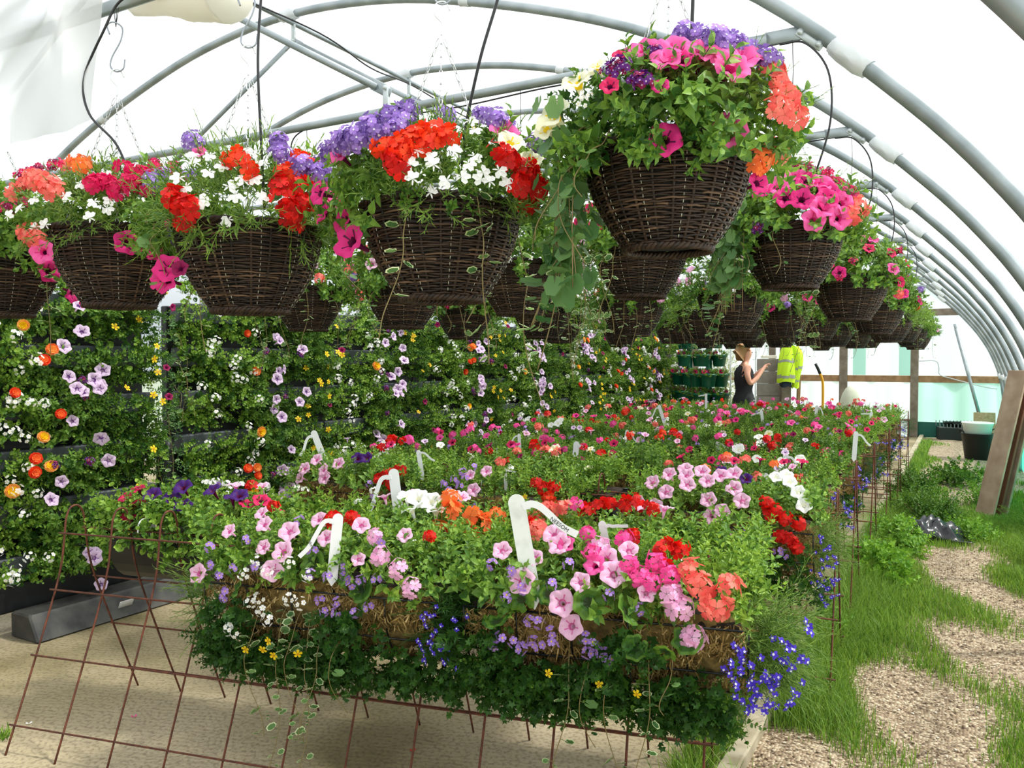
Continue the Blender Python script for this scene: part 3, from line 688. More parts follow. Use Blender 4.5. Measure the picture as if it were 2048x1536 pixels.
def from_photo(cx, ry, ppm, s, R, H, lst):
    """photo position (x, y) of blooms -> positions on the rounded plant mass of the basket seen at cx with its rim at ry"""
    out = []
    for key, px, py, fs in lst:
        x, z = (px - cx) / ppm / s, -(py - ry) / ppm / s; Rf, Hf = R * 1.18, H * 1.35
        k = max(0, 1 - (max(z, 0) / Hf) ** 2); yy = -math.sqrt(max(.0, Rf * Rf * k - x * x)); 
        if z < 0: yy = -math.sqrt(max(0.0, (RB + .05) ** 2 - x * x)) - .01
        out.append((key, (x, yy, z), Vector((x / Rf * .8, yy / Rf - .35, .25 + 1.0 * max(0, z) / Hf)), fs * (.86 if key in ('redc', 'scarc', 'coralc', 'orangec', 'roseC') else 1)))
    return out
def ivy_mass(seed, n=120, az=(-125, -48), z=(-.34, .12), size=(.040, .062)):
    rg = np.random.default_rng(seed); a = np.radians(rg.uniform(*az, n)); zz = rg.uniform(*z, n); r = np.where(zz > -.05, rg.uniform(.22, .34, n), rg.uniform(.23, .31, n)); P = np.stack([r * np.sin(a), -r * np.cos(a), zz], 1)
    mb = MB(); D = np.stack([np.sin(a), -np.cos(a) - .3, rg.uniform(-.1, .6, n)], 1); scatter(mb, T_IVY, P, norm(np.stack([rg.normal(0, .6, n), rg.normal(0, .4, n), -np.ones(n)], 1)), D + rg.normal(0, .3, (n, 3)), rg.uniform(*size, n))
    for k in range(9):
        b = math.radians(rg.uniform(*az)); P = smooth([(.17 * math.sin(b), -.17 * math.cos(b), .02), (.26 * math.sin(b), -.26 * math.cos(b), .03), (.28 * math.sin(b), -.28 * math.cos(b), -.12), (.28 * math.sin(b) + rg.normal(0, .01), -.28 * math.cos(b), -.34)], 5); mb.add(*tube(P, .0013, 4), 1)
    return mb.mesh('ground_ivy', [M['leaf_ivy'], M['stem']])
def hanging_basket(x, y, zb, s, fol, fls, label, group, vines=(), face=0.0, chains=True, R=.27, H=.17):
    """zb: height of the basket base"""
    t = thing('hanging_basket', label, 'hanging basket', (x, y, zb + HB * s), face, group); t.scale = (s, s, s)
    obj('wicker_bowl', ME_WICK, t, rot=(0, 0, random.uniform(0, 6))); obj('liner', ME_LINER, t); obj('soil', ME_SOIL, t)
    for kind, me in fol: obj(FNAME[kind], me, t)
    for (key, az, el, fs) in fls:
        if hasattr(az, '__len__'): flower(t, key, az, Vector(el) + Vector((random.uniform(-.3, .3), random.uniform(-.2, .1), random.uniform(-.25, .25))), fs); continue
        p, d = az_el(az, el, R * 1.12, H * 1.3); flower(t, key, p, Vector(d) + Vector((random.uniform(-.25, .25), random.uniform(-.45, .0), random.uniform(-.2, .1))), fs)
    for me, az in vines:
        a = math.radians(az); obj('trailing_vine', me, t, (RB * 1.0 * math.sin(a), -RB * 1.0 * math.cos(a), .015), (0, 0, a - PI / 2))
    if chains:
        for k in range(3):
            b = k * 2 * PI / 3 + .5; v = Vector((-RB * math.cos(b), -RB * math.sin(b), CH))
            obj('chain', ME_CHAIN, t, (RB * math.cos(b), RB * math.sin(b), 0), v.to_track_quat('Z', 'Y').to_euler(), label='pale metal chain')
        obj('top_hook', ME_CHOOK, t, (0, 0, CH + .01))
    return t
def rnd_fl(rg, mix, n, az=(-180, 180), el=(-.25, 1)):
    return [(mix[rg.integers(len(mix))], rg.uniform(*az), rg.uniform(*el), rg.uniform(.8, 1.1)) for _ in range(n)]

rgB = np.random.default_rng(77)
FACE1 = math.radians(0)
def facing(x, y): return -math.atan2(x, y) * 1.0          # turn local -Y towards the camera
# five baskets of the front row, planted as in the photograph
fR = basket_foliage([('petunia', -60, 180, 1.0, .10, 'leaf_petunia'), ('petunia', -180, -60, .7, .095, 'leaf_petunia'), ('pointed', -75, 20, .7, .085, 'leaf'), ('feather', 55, 110, .9, .10, 'leaf_fine'), ('cut', -60, 20, .5, .07, 'leaf_dark')], 1)
LR = [('creamp', 1168, 203, 1.1), ('creamp', 1122, 262, 1.25), ('creamp', 1108, 286, .8), ('creamp', 1205, 182, .6), ('violetv', 1236, 215, 1.0), ('violetv', 1252, 208, 1.0), ('violetv', 1292, 250, 1.15), ('violetv', 1280, 240, .8), ('violetv', 1310, 180, .8),
  ('hotpink', 1290, 158, 1.05), ('hotpink', 1345, 176, 1.2), ('hotpink', 1330, 200, .9), ('hotpink', 1392, 180, 1.0), ('hotpink', 1460, 182, 1.2), ('hotpink', 1484, 170, 1.0), ('hotpink', 1442, 218, 1.05), ('hotpink', 1430, 195, .9), ('magenta', 1330, 337, 1.0), ('hotpink', 1440, 318, 1.05), ('crimson', 1235, 246, .7), ('crimson', 1250, 165, .7), ('magenta', 1322, 262, .5), ('magenta', 1355, 208, .7),
  ('coralc', 1518, 208, 1.05), ('coralc', 1533, 262, 1.15), ('coralc', 1520, 290, 1.1), ('coralc', 1550, 298, 1.1), ('coralc', 1538, 322, 1.1), ('coralc', 1525, 238, .9), ('orangec', 1500, 362, 1.1), ('orangec', 1492, 378, .8), ('magenta', 1495, 402, .7), ('whiteb', 1185, 268, .9), ('whiteb', 1192, 255, .8), ('hotpink', 1405, 130, .9)]
LR += [('lavn', x_, y_, 1.05) for x_, y_ in ((1358, 142), (1366, 126), (1385, 150), (1424, 148), (1440, 132), (1447, 160), (1480, 125), (1492, 148), (1515, 158), (1502, 185), (1402, 158), (1462, 148), (1420, 166), (1522, 175), (1510, 196))]
FLR = from_photo(1335, 314, 867, .92, .285, .185, LR)
hanging_basket(-.60, 1.80, 1.752, .92, fR, FLR, 'wicker hanging basket of hot pink and cream petunias, front row, far right', 'wicker hanging baskets', [(BIGIVY[0], -70), (BIGIVY[1], -84), (BIGIVY[2], -60), (BIGIVY[1], -96), (VINES[3], -78), (BIGIVY[0], -105), (BIGIVY[2], -88), (VINES[5], -35), (VINES[0], -50), (BIGIVY[1], -76)], facing(-.6, 1.8), R=.285, H=.185)
obj('ground_ivy', ivy_mass(61), bpy.data.objects['hanging_basket'], label='mass of scalloped ground ivy leaves')
fC = basket_foliage([('petunia', -180, -35, 1.0, .10, 'leaf_petunia'), ('lobelia', -45, 60, 1.3, .085, 'leaf_fine'), ('petunia', 40, 180, .8, .095, 'leaf_petunia'), ('pointed', -60, 50, .5, .06, 'leaf')], 2)
LC = [('scarc', x_, y_, 1.15) for x_, y_ in ((872, 325), (895, 336), (846, 332), (815, 352), (788, 356), (836, 346), (862, 348), (820, 368))] + [('redc', x_, y_, 1.05) for x_, y_ in ((805, 376), (1040, 400), (1046, 426), (1020, 412), (1054, 412), (985, 356), (1002, 372), (810, 392), (1030, 384))]
LC += [('lavn', x_, y_, 1.1) for x_, y_ in ((680, 338), (700, 322), (725, 328), (745, 315), (765, 302), (790, 292), (800, 275), (815, 302), (830, 268), (745, 338), (775, 327), (806, 322), (890, 246), (962, 262), (985, 278), (1010, 266), (1058, 322), (1075, 310), (760, 318), (712, 336))]
LC += [('magenta', 695, 450, 1.05), ('magenta', 711, 497, 1.25), ('magenta', 655, 410, .8), ('magenta', 652, 432, .8), ('hotpink', 697, 342, .8), ('hotpink', 1000, 292, 1.0), ('creamp', 1010, 324, .95), ('creamp', 1048, 356, .8), ('creamp', 950, 250, .6), ('creamp', 1000, 258, .6)]
LC += [('whitel', x_, y_, 1.15) for x_, y_ in ((837, 415), (865, 429), (894, 417), (952, 412), (967, 415), (998, 417), (1010, 419), (870, 379), (872, 391), (908, 366), (930, 386), (983, 393), (819, 383), (832, 390), (942, 314), (870, 318), (935, 290), (1003, 354), (844, 366), (955, 400), (940, 372), (918, 410))]
FLC = from_photo(885, 421, 744, 1.02, .275, .17, LC)
hanging_basket(-1.225, 1.80, 1.662, 1.02, fC, FLC, 'wicker hanging basket of scarlet busy lizzies and lavender spikes, front row, second from right', 'wicker hanging baskets', [(VINES[1], 20), (VINES[4], -20), (VINES_FAR[0], 178), (VINES[3], 120), (VINES[0], 160)], facing(-1.225, 1.8), R=.275)
fB = basket_foliage([('lobelia', -90, 70, 1.5, .10, 'leaf_fine'), ('petunia', 50, 120, .9, .095, 'leaf_petunia'), ('petunia', -180, -80, .7, .095, 'leaf_petunia'), ('pointed', 100, 180, .6, .06, 'leaf'), ('feather', -70, 60, .5, .13, 'leaf_lime')], 3)
LB = [('redc', x_, y_, 1.15) for x_, y_ in ((393, 455), (380, 442), (407, 458), (560, 437), (591, 414), (574, 455), (595, 444), (560, 412), (581, 465), (395, 470))] + [('scarc', x_, y_, 1.05) for x_, y_ in ((591, 352), (608, 356), (489, 362), (506, 390), (567, 386), (478, 372))]
LB += [('lavn', x_, y_, 1.1) for x_, y_ in ((588, 376), (632, 374), (632, 358), (560, 325), (410, 331), (557, 352), (600, 372), (620, 385))] + [('hotpink', 653, 403, .9), ('hotpink', 656, 425, .9), ('hotpink', 420, 350, .5), ('magenta', 362, 553, 1.0), ('magenta', 357, 573, 1.0), ('burgundy', 385, 555, 1.0), ('magenta', 345, 568, .9)]
LB += [('whitel', x_, y_, 1.25) for x_, y_ in ((390, 405), (403, 422), (430, 448), (417, 376), (441, 359), (472, 422), (470, 472), (525, 441), (496, 410), (513, 403), (424, 446), (440, 395), (460, 380), (508, 350), (530, 372), (482, 436), (412, 362), (515, 350))]
FLB = from_photo(505, 463, 641, 1.06, .285, .19, LB)
hanging_basket(-1.945, 1.80, 1.652, 1.06, fB, FLB, 'wicker hanging basket with red busy lizzies and white lobelia, front row, middle one', 'wicker hanging baskets', [(VINES[5], 60), (VINES[2], -60), (VINES_FAR[2], 100)], facing(-1.945, 1.8), R=.285, H=.19)
fA = basket_foliage([('lobelia', -80, 60, 1.3, .085, 'leaf_fine'), ('petunia', 20, 120, .8, .10, 'leaf_petunia'), ('petunia', -180, -70, .9, .095, 'leaf_petunia'), ('petunia', 120, 180, .7, .09, 'leaf'), ('pointed', -30, 60, .4, .10, 'leaf_lime')], 4)
LA = [('coralc', x_, y_, 1.15) for x_, y_ in ((85, 390), (99, 379), (116, 403), (68, 398), (137, 420), (92, 485), (104, 500), (128, 408))] + [('orangec', 174, 349, 1.1), ('orangec', 178, 363, 1.0), ('coralc', 154, 346, 1.0)]
LA += [('roseC', x_, y_, 1.15) for x_, y_ in ((215, 403), (202, 407), (232, 411), (253, 369), (270, 373), (284, 377), (284, 408), (260, 396), (308, 352), (338, 370), (240, 420))] + [('winen', x_, y_, 1.0) for x_, y_ in ((106, 362), (80, 373), (137, 362), (342, 332), (304, 328), (95, 368))]
LA += [('lavn', x_, y_, 1.15) for x_, y_ in ((294, 403), (314, 383), (297, 390), (355, 355), (372, 357), (342, 352), (332, 489), (384, 350))] + [('magenta', 253, 506, 1.0), ('magenta', 290, 506, 1.0), ('magenta', 304, 468, .9), ('magenta', 297, 518, .8), ('hotpink', 113, 523, .9), ('violetv', 332, 490, .8)]
LA += [('whitel', x_, y_, 1.2) for x_, y_ in ((58, 458), (82, 449), (106, 434), (155, 431), (103, 478), (121, 475), (179, 407), (202, 441), (222, 451), (227, 436), (195, 470), (246, 422), (273, 451), (280, 436), (275, 373), (220, 385), (140, 392))]
FLA = from_photo(240, 470, 570, 1.06, .27, .17, LA)
hanging_basket(-2.585, 1.80, 1.690, 1.06, fA, FLA, 'wicker hanging basket of rose red and coral geraniums, front row, second from left', 'wicker hanging baskets', [(VINES_FAR[0], 120), (VINES_FAR[1], 60)], facing(-2.585, 1.8), R=.27)
fD0 = basket_foliage([('petunia', -180, 180, 1.3, .10, 'leaf_petunia'), ('feather', -20, 100, .5, .09, 'leaf_fine')], 5)
FLD0 = [('magenta', 30, -.30, 1.1), ('magenta', 50, -.5, 1.0), ('winen', 5, .45, 1.1), ('winen', 16, .55, 1.1), ('coralc', 70, -.3, 1.1), ('coralc', 60, .35, 1.1), ('magenta', 64, -.55, .9)] + rnd_fl(rgB, ['magenta', 'coralc', 'whitel', 'winen'], 12)
hanging_basket(-3.36, 1.82, 1.68, 1.06, fD0, FLD0, 'wicker hanging basket cut off by the left edge of the picture, front row', 'wicker hanging baskets', [(VINES_FAR[1], 30)], facing(-3.36, 1.82))

# shared foliage for the rows behind
FV = [basket_foliage([('petunia', -180, 180, 1.2, .10, 'leaf_petunia'), ('feather', 30, 110, .6, .10, 'leaf_fine')], 21, n=260),
      basket_foliage([('lobelia', -180, 180, 1.5, .085, 'leaf_fine'), ('pointed', -180, 180, .5, .10, 'leaf_lime')], 22, n=260),
      basket_foliage([('pointed', -180, 180, 1.0, .09, 'leaf'), ('petunia', 0, 180, .7, .095, 'leaf_petunia')], 23, n=260)]
MIX = [(['magenta', 'hotpink', 'crimson', 'winen'], 'magenta and pink petunias'), (['redc', 'whitel', 'whitel', 'lavn', 'scarc'], 'red busy lizzies and white lobelia'),
       (['whiteb', 'whitel', 'whitel', 'palec'], 'white bacopa and lobelia'), (['lavn', 'magenta', 'palepink', 'coralc'], 'pale pink petunias and lavender spikes'),
       (['coralc', 'orangec', 'hotpink', 'whitel'], 'coral geraniums and pink petunias')]
ROWN = ['front row', 'second row', 'third row', 'fourth row', 'fifth row', 'sixth row', 'seventh row', 'eighth row']
COLN = ['rightmost', 'second from the right', 'third from the right', 'fourth from the right', 'fifth from the right']
XS = [-.60, -1.25, -1.88, -2.53, -3.2]
SPEC = {(1, 0): (0, 1.792, .97), (1, 1): (0, 1.776, 1.0), (1, 2): (2, 1.72, 1.0), (1, 3): (3, 1.67, .95), (1, 4): (3, 1.67, .95), (2, 0): (0, 1.73, 1.0), (2, 2): (2, 1.66, 1.0)}
for r_ in range(1, 8):
    y = HY[r_]
    for c in range(5):
        mi, zb, s = SPEC.get((r_, c), (int(rgB.integers(5)), 1.665 + rgB.uniform(-.015, .05), 1.0))
        x = XS[c] + rgB.uniform(-.03, .03); mix, txt = MIX[mi]
        y_ = y - .02 + rgB.uniform(-.03, .03)
        fl = rnd_fl(rgB, mix, 26 if r_ < 3 else (18 if r_ < 5 else 12), (-110, 110), (-.2, 1)) 
        if (r_, c) == (1, 0):
            fl = [(k, a, e, 1.15) for k, a, e in (('hotpink', -12, .55), ('magenta', -24, .5), ('hotpink', 4, .8), ('magenta', 14, .62), ('magenta', 8, .25), ('hotpink', 22, .1), ('magenta', 30, .4), ('hotpink', 40, .2), ('hotpink', 36, -.05), ('magenta', 50, .35), ('coralc', 56, .15), ('coralc', 48, .0), ('hotpink', 16, -.08), ('crimson', 60, .5), ('winen', 10, .9), ('winen', 24, .85), ('winen', 40, .75), ('hotpink', -50, .15), ('violetv', -24, -.12), ('crimson', 48, .65), ('magenta', -4, .3), ('hotpink', 28, .6), ('magenta', 26, .25), ('whiteb', -70, .3))]
        vn = [((VINES if r_ < 3 else VINES_FAR)[int(rgB.integers(6 if r_ < 3 else 3))], rgB.uniform(-110, 60)) for _ in range(4 if r_ < 4 else 3)]
        if (r_, c) == (1, 0): vn = [(BIGIVY[0], -50), (BIGIVY[1], -68), (BIGIVY[2], -80), (BIGIVY[0], -92), (VINES[2], -40), (BIGIVY[2], -60), (VINES[3], -85), (VINES[2], -12), (BIGIVY[1], -100)]
        if (r_, c) in ((1, 1), (2, 0), (1, 4)): vn += [(VINES[3], -60), (VINES[1], -30)]
        hanging_basket(x, y_, zb, s, FV[[0, 1, 2, 0, 2][mi]], fl, f'wicker hanging basket of {txt}, {ROWN[r_]}, {COLN[c]}', 'wicker hanging baskets', vn, facing(x, y_) + rgB.uniform(-.2, .2) * (r_ > 1), chains=(r_ < 5))
        if (r_, c) == (1, 0): obj('ground_ivy', ivy_mass(62, 150, (-120, -35), (-.22, .10)), [o_ for o_ in bpy.data.objects if o_.name.startswith('hanging_basket')][-1], label='mass of scalloped ground ivy leaves')
        # wire from the crossbar down to the basket hook
        top = zb + HB * s + (CH + .05) * s
        if r_ < 5 and CZ - top > .03:
            mb = MB(); mb.add(*tube([(0, 0, top - .01), (.004, 0, (top + CZ) / 2), (0, 0, CZ - .02)], .0018, 5)); o = obj('hanging_wire', mb.mesh('hanging_wire', M['cord']), None, (x, y_, 0)); tag(o, f'thin wire holding up the {COLN[c]} basket of the {ROWN[r_]}', 'wire', 'hanging wires')
# s-hooks and wires of the front row
for x, zb, s, nm in ((-.60, 1.752, .92, 'far right'), (-1.225, 1.662, 1.02, 'second from right'), (-1.945, 1.652, 1.06, 'middle'), (-2.585, 1.690, 1.06, 'second from left')):
    zt = zb + HB * s + (CH + .07) * s
    o = obj('s_hook', ME_SH, None, (x, 1.80, zt), (0, 0, .5)); tag(o, f'long steel S hook above the {nm} basket of the front row', 'hook', 'S hooks of the front row')
    z2 = zt + .165
    mb = MB()
    for dx in (-.05, -.015, .012): mb.add(*tube([(0, 0, z2 - .012), (dx * .5, .01, (z2 + CZ) / 2), (dx, .02, CZ + .0)], .0016, 4))
    o = obj('hanging_wire', mb.mesh('hanging_wire', M['cord']), None, (x, 1.80, 0)); tag(o, f'twisted thin wires tied above the S hook of the {nm} front basket', 'wire', 'hanging wires')
# black drip hoses down into the baskets
def hose(pts, label): cable('drip_hose', pts, .0042, label, 'hose', 'hose', 'drip hoses')
hose([(-2.20, 1.8, 2.78), (-2.36, 1.78, 2.74), (-2.50, 1.76, 2.71), (-2.56, 1.74, 2.62), (-2.66, 1.73, 2.47), (-2.62, 1.72, 2.34), (-2.50, 1.74, 2.22), (-2.44, 1.76, 2.06), (-2.46, 1.80, 1.96)], 'black hose looping down into the second basket from the left, front row')
hose([(-1.86, 1.8, 2.80), (-1.862, 1.78, 2.62), (-1.86, 1.76, 2.40), (-1.87, 1.78, 2.15), (-1.88, 1.8, 1.96)], 'black hose hanging straight down into the middle front basket')
hose([(-1.03, 1.8, 2.80), (-1.01, 1.78, 2.62), (-1.02, 1.77, 2.45), (-1.08, 1.76, 2.26), (-1.14, 1.78, 2.08), (-1.16, 1.8, 1.95)], 'black hose curving down into the front basket of scarlet flowers')
hose([(-.53, 1.8, 2.80), (-.53, 1.78, 2.55), (-.54, 1.78, 2.25), (-.55, 1.8, 2.02)], 'black hose hanging down into the far right front basket')
for r_ in range(1, 6):
    y = HY[r_]
    hose([(CXR - .05, y, CZ - .03), (CXR + .05, y - .02, CZ - .05), (CXR + .14, y - .04, CZ - .18), (CXR + .15, y - .04, CZ - .38), (CXR + .08, y, CZ - .60)], f'black hose arching over the right end of the crossbar of the {ORD[r_]} hoop')
    cable('crossbar_cable', [(CXR - .05, y, CZ - .026), (-1.2, y, CZ - .04), (-1.7, y, CZ - .03), (-2.2, y, CZ - .045), (-2.62, y, CZ - .03), (-3.0, y - .01, CZ + .0), (-3.3, y, CZ - .04), (-3.35, y, CZ - .2)], .004, f'thin black cable tied under the crossbar of the {ORD[r_]} hoop', 'cable', 'hose', 'crossbar cables')

# white divider sheet gathered at the upper left, and the roll of plastic beside it
def divider():
    mb = MB(); nu, nv = 60, 40; V = []
    for j in range(nv):
        v = j / (nv - 1)
        for i_ in range(nu):
            u = i_ / (nu - 1)
            x = -2.57 - .05 * v - 2.6 * u; z = 3.02 - (.20 + .0 * u) * (1 - v) * 0 - v * (.70 - .04 * math.sin(3 * u) + .05 * min(1, u * 6)) 
            if v > 0: z -= .0
            fold = .05 * math.sin(u * 16 + v * 3.5 * (1 - u)) * (.25 + .75 * v) * min(1, u * 4 + .2) + .02 * math.sin(u * 41 + v * 5)
            # radial creases from the gathered corner
            ang = math.atan2(v * .56 + .02, u * 2.6 + .02); fold += .035 * math.sin(ang * 26) * min(1, u * 3)
            V.append((x, 1.74 + fold * .7, z))
    F = [(j * nu + i_, j * nu + i_ + 1, (j + 1) * nu + i_ + 1, (j + 1) * nu + i_) for j in range(nv - 1) for i_ in range(nu - 1)]
    mb.add(V, F); return mb.mesh('divider', M['sheet'])
tag(obj('plastic_sheet', divider()), 'crumpled white plastic sheet hanging over the nearest crossbar, top left', 'sheet')
mb = MB(); P = smooth([(-2.66, 1.93, 2.81), (-2.45, 1.92, 2.79), (-2.3, 1.91, 2.76), (-2.14, 1.90, 2.72)], 6); rr = [.05 + .05 * min(1, k / 10) for k in range(len(P))]; V, F = tube(P, rr, 18); mb.add(V + np.random.default_rng(4).normal(0, .002, V.shape), F)
tag(obj('plastic_roll', mb.mesh('plastic_roll', M['rollsheet'])), 'rolled cream plastic sheet under the nearest crossbar, top left', 'roll')

# ------------------------------------------------------------ mesh A-frame stands
SPC = .234
def stand_wire():
    P = [(0, -.345, 0), (0, -.20, .335), (0, -.085, .62), (0, -.055, .78), (0, -.045, .85), (0, -.02, .89), (0, .02, .89), (0, .045, .85), (0, .055, .78), (0, .085, .62), (0, .20, .335), (0, .345, 0)]
    mb = MB(); mb.add(*tube(smooth(P, 4), .0042, 6)); return mb.mesh('bent_bar', M['rust'])
ME_WIRE = stand_wire(); RAILZ = (.10, .335, .57, .79)
ME_RAIL = {}
def rail(L):
    k = round(L, 2)
    if k not in ME_RAIL: mb = MB(); mb.add(*tube([(-.02, 0, 0), (L / 2, 0, 0), (L + .02, 0, 0)], .004, 6)); ME_RAIL[k] = mb.mesh('cross_rod', M['rust'])
    return ME_RAIL[k]
def yr(z): return float(np.interp(z, [0, .335, .62, .78], [.345, .20, .085, .055])) + .006
def stand(x, y, ang, nw, label):
    t = thing('mesh_stand', label, 'stand', (x, y, 0), ang, 'rusty mesh stands'); L = (nw - 1) * SPC
    for k in range(nw): obj('bent_bar', ME_WIRE, t, (k * SPC, 0, 0))
    for z in RAILZ:
        for sgn in (-1, 1): obj('cross_rod', rail(L), t, (0, sgn * yr(z), z))
    return t
A1 = math.atan2(.56, 2.50)
STANDS = [(-3.23, 2.03, A1, 12), (-3.55, 3.86, .06, 14), (-3.6, 5.12, .03, 14)] + [(-3.62, 5.12 + 1.36 * k, .01, 14) for k in range(1, 5)]
SN = ['nearest', 'second', 'third', 'fourth', 'fifth', 'sixth', 'farthest']
for k, (x, y, a, n) in enumerate(STANDS): stand(x, y, a, n, f'rusty steel mesh A-frame stand, {SN[k]} from the camera')

# ------------------------------------------------------------ planted troughs hung on the stands
TL, TR_ = .84, .15                  # length and radius of the half-round manger
def trough_frame(L):
    mb = MB(); R = TR_ + .008
    a = np.linspace(-PI, 0, 13)
    for x in np.linspace(-L / 2, L / 2, 6): mb.add(*tube([(x, R * math.cos(b), R * math.sin(b) * 1.45) for b in a], .003, 5))
    for b in (-PI, -2.5, -1.9, -PI / 2, -1.2, -.6, 0): mb.add(*tube([(-L / 2, R * math.cos(b), R * math.sin(b) * 1.45), (L / 2, R * math.cos(b), R * math.sin(b) * 1.45)], .0035, 5))
    return mb.mesh('wire_manger', M['blackwire'])
def moss_body(L, seed):
    rg = np.random.default_rng(seed); mb = MB(); nx, na = 60, 22; V = []
    X = np.linspace(-L / 2, L / 2, nx); A = np.linspace(-PI - .1, .1, na)
    for x in X:
        e = math.sqrt(max(.05, 1 - (abs(x) / (L / 2)) ** 10))
        for b in A:
            r = (TR_ - .004 + rg.normal(0, .004) + .008 * math.sin(x * 23 + b * 5) + .006 * math.sin(x * 51 - b * 9)) * e; V.append((x, r * math.cos(b), r * math.sin(b) * 1.45 + .012))
    F = [(i_ * na + j, i_ * na + j + 1, (i_ + 1) * na + j + 1, (i_ + 1) * na + j) for i_ in range(nx - 1) for j in range(na - 1)]
    mb.add(V, F)
    for i0 in (0, (nx - 1) * na): mb.add(V[i0:i0 + na], [tuple(range(na))])
    return mb.mesh('moss_mat', M['moss'])
def moss_strands(L, seed, n=7000):
    rg = np.random.default_rng(seed); mb = MB(); x = rg.uniform(-L / 2, L / 2, n); b = rg.uniform(-PI - .2, .25, n)
    clump_ = (np.sin(x * 17 + seed) + np.sin(b * 7 + x * 9) > -.9); x, b = x[clump_], b[clump_]; n = len(x)
    N = np.stack([rg.normal(0, .25, n), np.cos(b), np.sin(b)], 1); R = TR_ + .002; P = np.stack([x, R * np.cos(b), R * np.sin(b) * 1.45 + .012], 1)
    Y = norm(N * .25 + np.stack([rg.normal(0, .7, n), rg.normal(0, .15, n), -rg.uniform(.1, 1.3, n)], 1)); 
    scatter(mb, T_needle(w=.09, bend=.5), P, Y, N + rg.normal(0, .3, (n, 3)), rg.uniform(.02, .05, n)); return mb.mesh('moss_strands', M['mosslight'])
MF = trough_frame(TL); MMB = [moss_body(TL, 3), moss_body(TL, 4)]; MMS = [moss_strands(TL, 5), moss_strands(TL, 6)]
mb = MB(); V = []; 
for x in (-TL / 2, TL / 2):
    for b in np.linspace(-PI, 0, 12): V.append((x, (TR_ - .006) * math.cos(b) * 1.0, (TR_ - .006) * math.sin(b) * 1.25))
F = [(j, j + 1, 12 + j + 1, 12 + j) for j in range(11)] + [tuple(range(12)), tuple(range(12, 24))]; mb.add(V, F)
for b in (-PI, 0): mb.add(*tube([(-TL / 2, TR_ * math.cos(b), 0), (TL / 2, TR_ * math.cos(b), 0)], .008, 6))
ME_PLAS = mb.mesh('plastic_trough', M['blackplastic'])
mb = MB(); mb.add(*bevelbox(0, 0, .0, TL - .04, TR_ * 1.8, .02, .004)); ME_TSOIL = mb.mesh('soil', M['soil'])
mb = MB(); P = smooth([(0, .0, -.06), (0, -.004, .02), (0, .0, .075), (0, .018, .105), (0, .045, .11), (0, .066, .095), (0, .072, .06)], 5); mb.add(*tube(P, .0034, 6)); ME_THOOK = mb.mesh('hanging_hook', M['hook'])
def trough_fol(kinds, seed, n=360, L=TL, H=.13):
    out = []; rg = np.random.default_rng(seed)
    for kind, x0, x1, zone, dens, size, mat in kinds:
        m = int(n * dens)
        dn = 0.62 if zone == 'top' else 1.0; m = int(m * dn); x = rg.uniform(x0, x1, m) * L / 2 * 1.06
        if zone == 'top':
            b = rg.uniform(.12, PI + .25, m); s = rg.uniform(.5, 1, m); P = np.stack([x, -.185 * np.cos(b) * s, np.maximum(np.sin(b), -.2) * H * s + .01], 1); D = np.stack([x * .6, -np.cos(b), np.sin(b) + .3], 1)
        elif zone == 'low':     # plants growing out of the lower front
            b = rg.uniform(0, 1, m); lo_ = np.where(np.sin(x * 15 + seed) + rg.normal(0, .3, m) > .35, .2, .85); b = lo_ + b * (1.8 - lo_); R = TR_ + .02 + rg.uniform(0, .05, m); P = np.stack([x, -R * np.cos(b * .8), -R * np.sin(b * .8) * 1.45], 1); D = np.stack([x * .5, -np.cos(b * .7), -.35 * np.sin(b)], 1)
        else:                   # 'end' tufts
            sg = np.where(rg.uniform(0, 1, m) < .5, x0, x1); x = sg * L / 2 * 1.02; P = np.stack([x + rg.normal(0, .03, m), rg.uniform(-.16, .05, m), rg.uniform(-.14, .03, m)], 1); D = np.stack([np.sign(sg) * 1.0, np.full(m, -.5), rg.uniform(-.8, .35, m)], 1)
        S = size * rg.uniform(.75, 1.2, m); out.append((kind, foliage(kind, P, norm(D), S, rg, up=.2, jit=.45).mesh(kind + '_foliage', M[mat])))
    return out
def zonal(seed, pts, mat=None):
    rg = np.random.default_rng(seed); mb = MB(); P = np.array(pts, float); m = len(P); D = norm(np.stack([rg.normal(0, .5, m), -np.ones(m), rg.uniform(-.2, .6, m)], 1))
    scatter(mb, T_ZONE, P, norm(np.stack([rg.normal(0, .5, m), rg.normal(-.2, .2, m), rg.uniform(-.6, .8, m)], 1)), D, rg.uniform(.065, .095, m)); return mb.mesh('geranium_leaves', [M['leaf'], M['leaf_zone'], M['leaf_dark']])
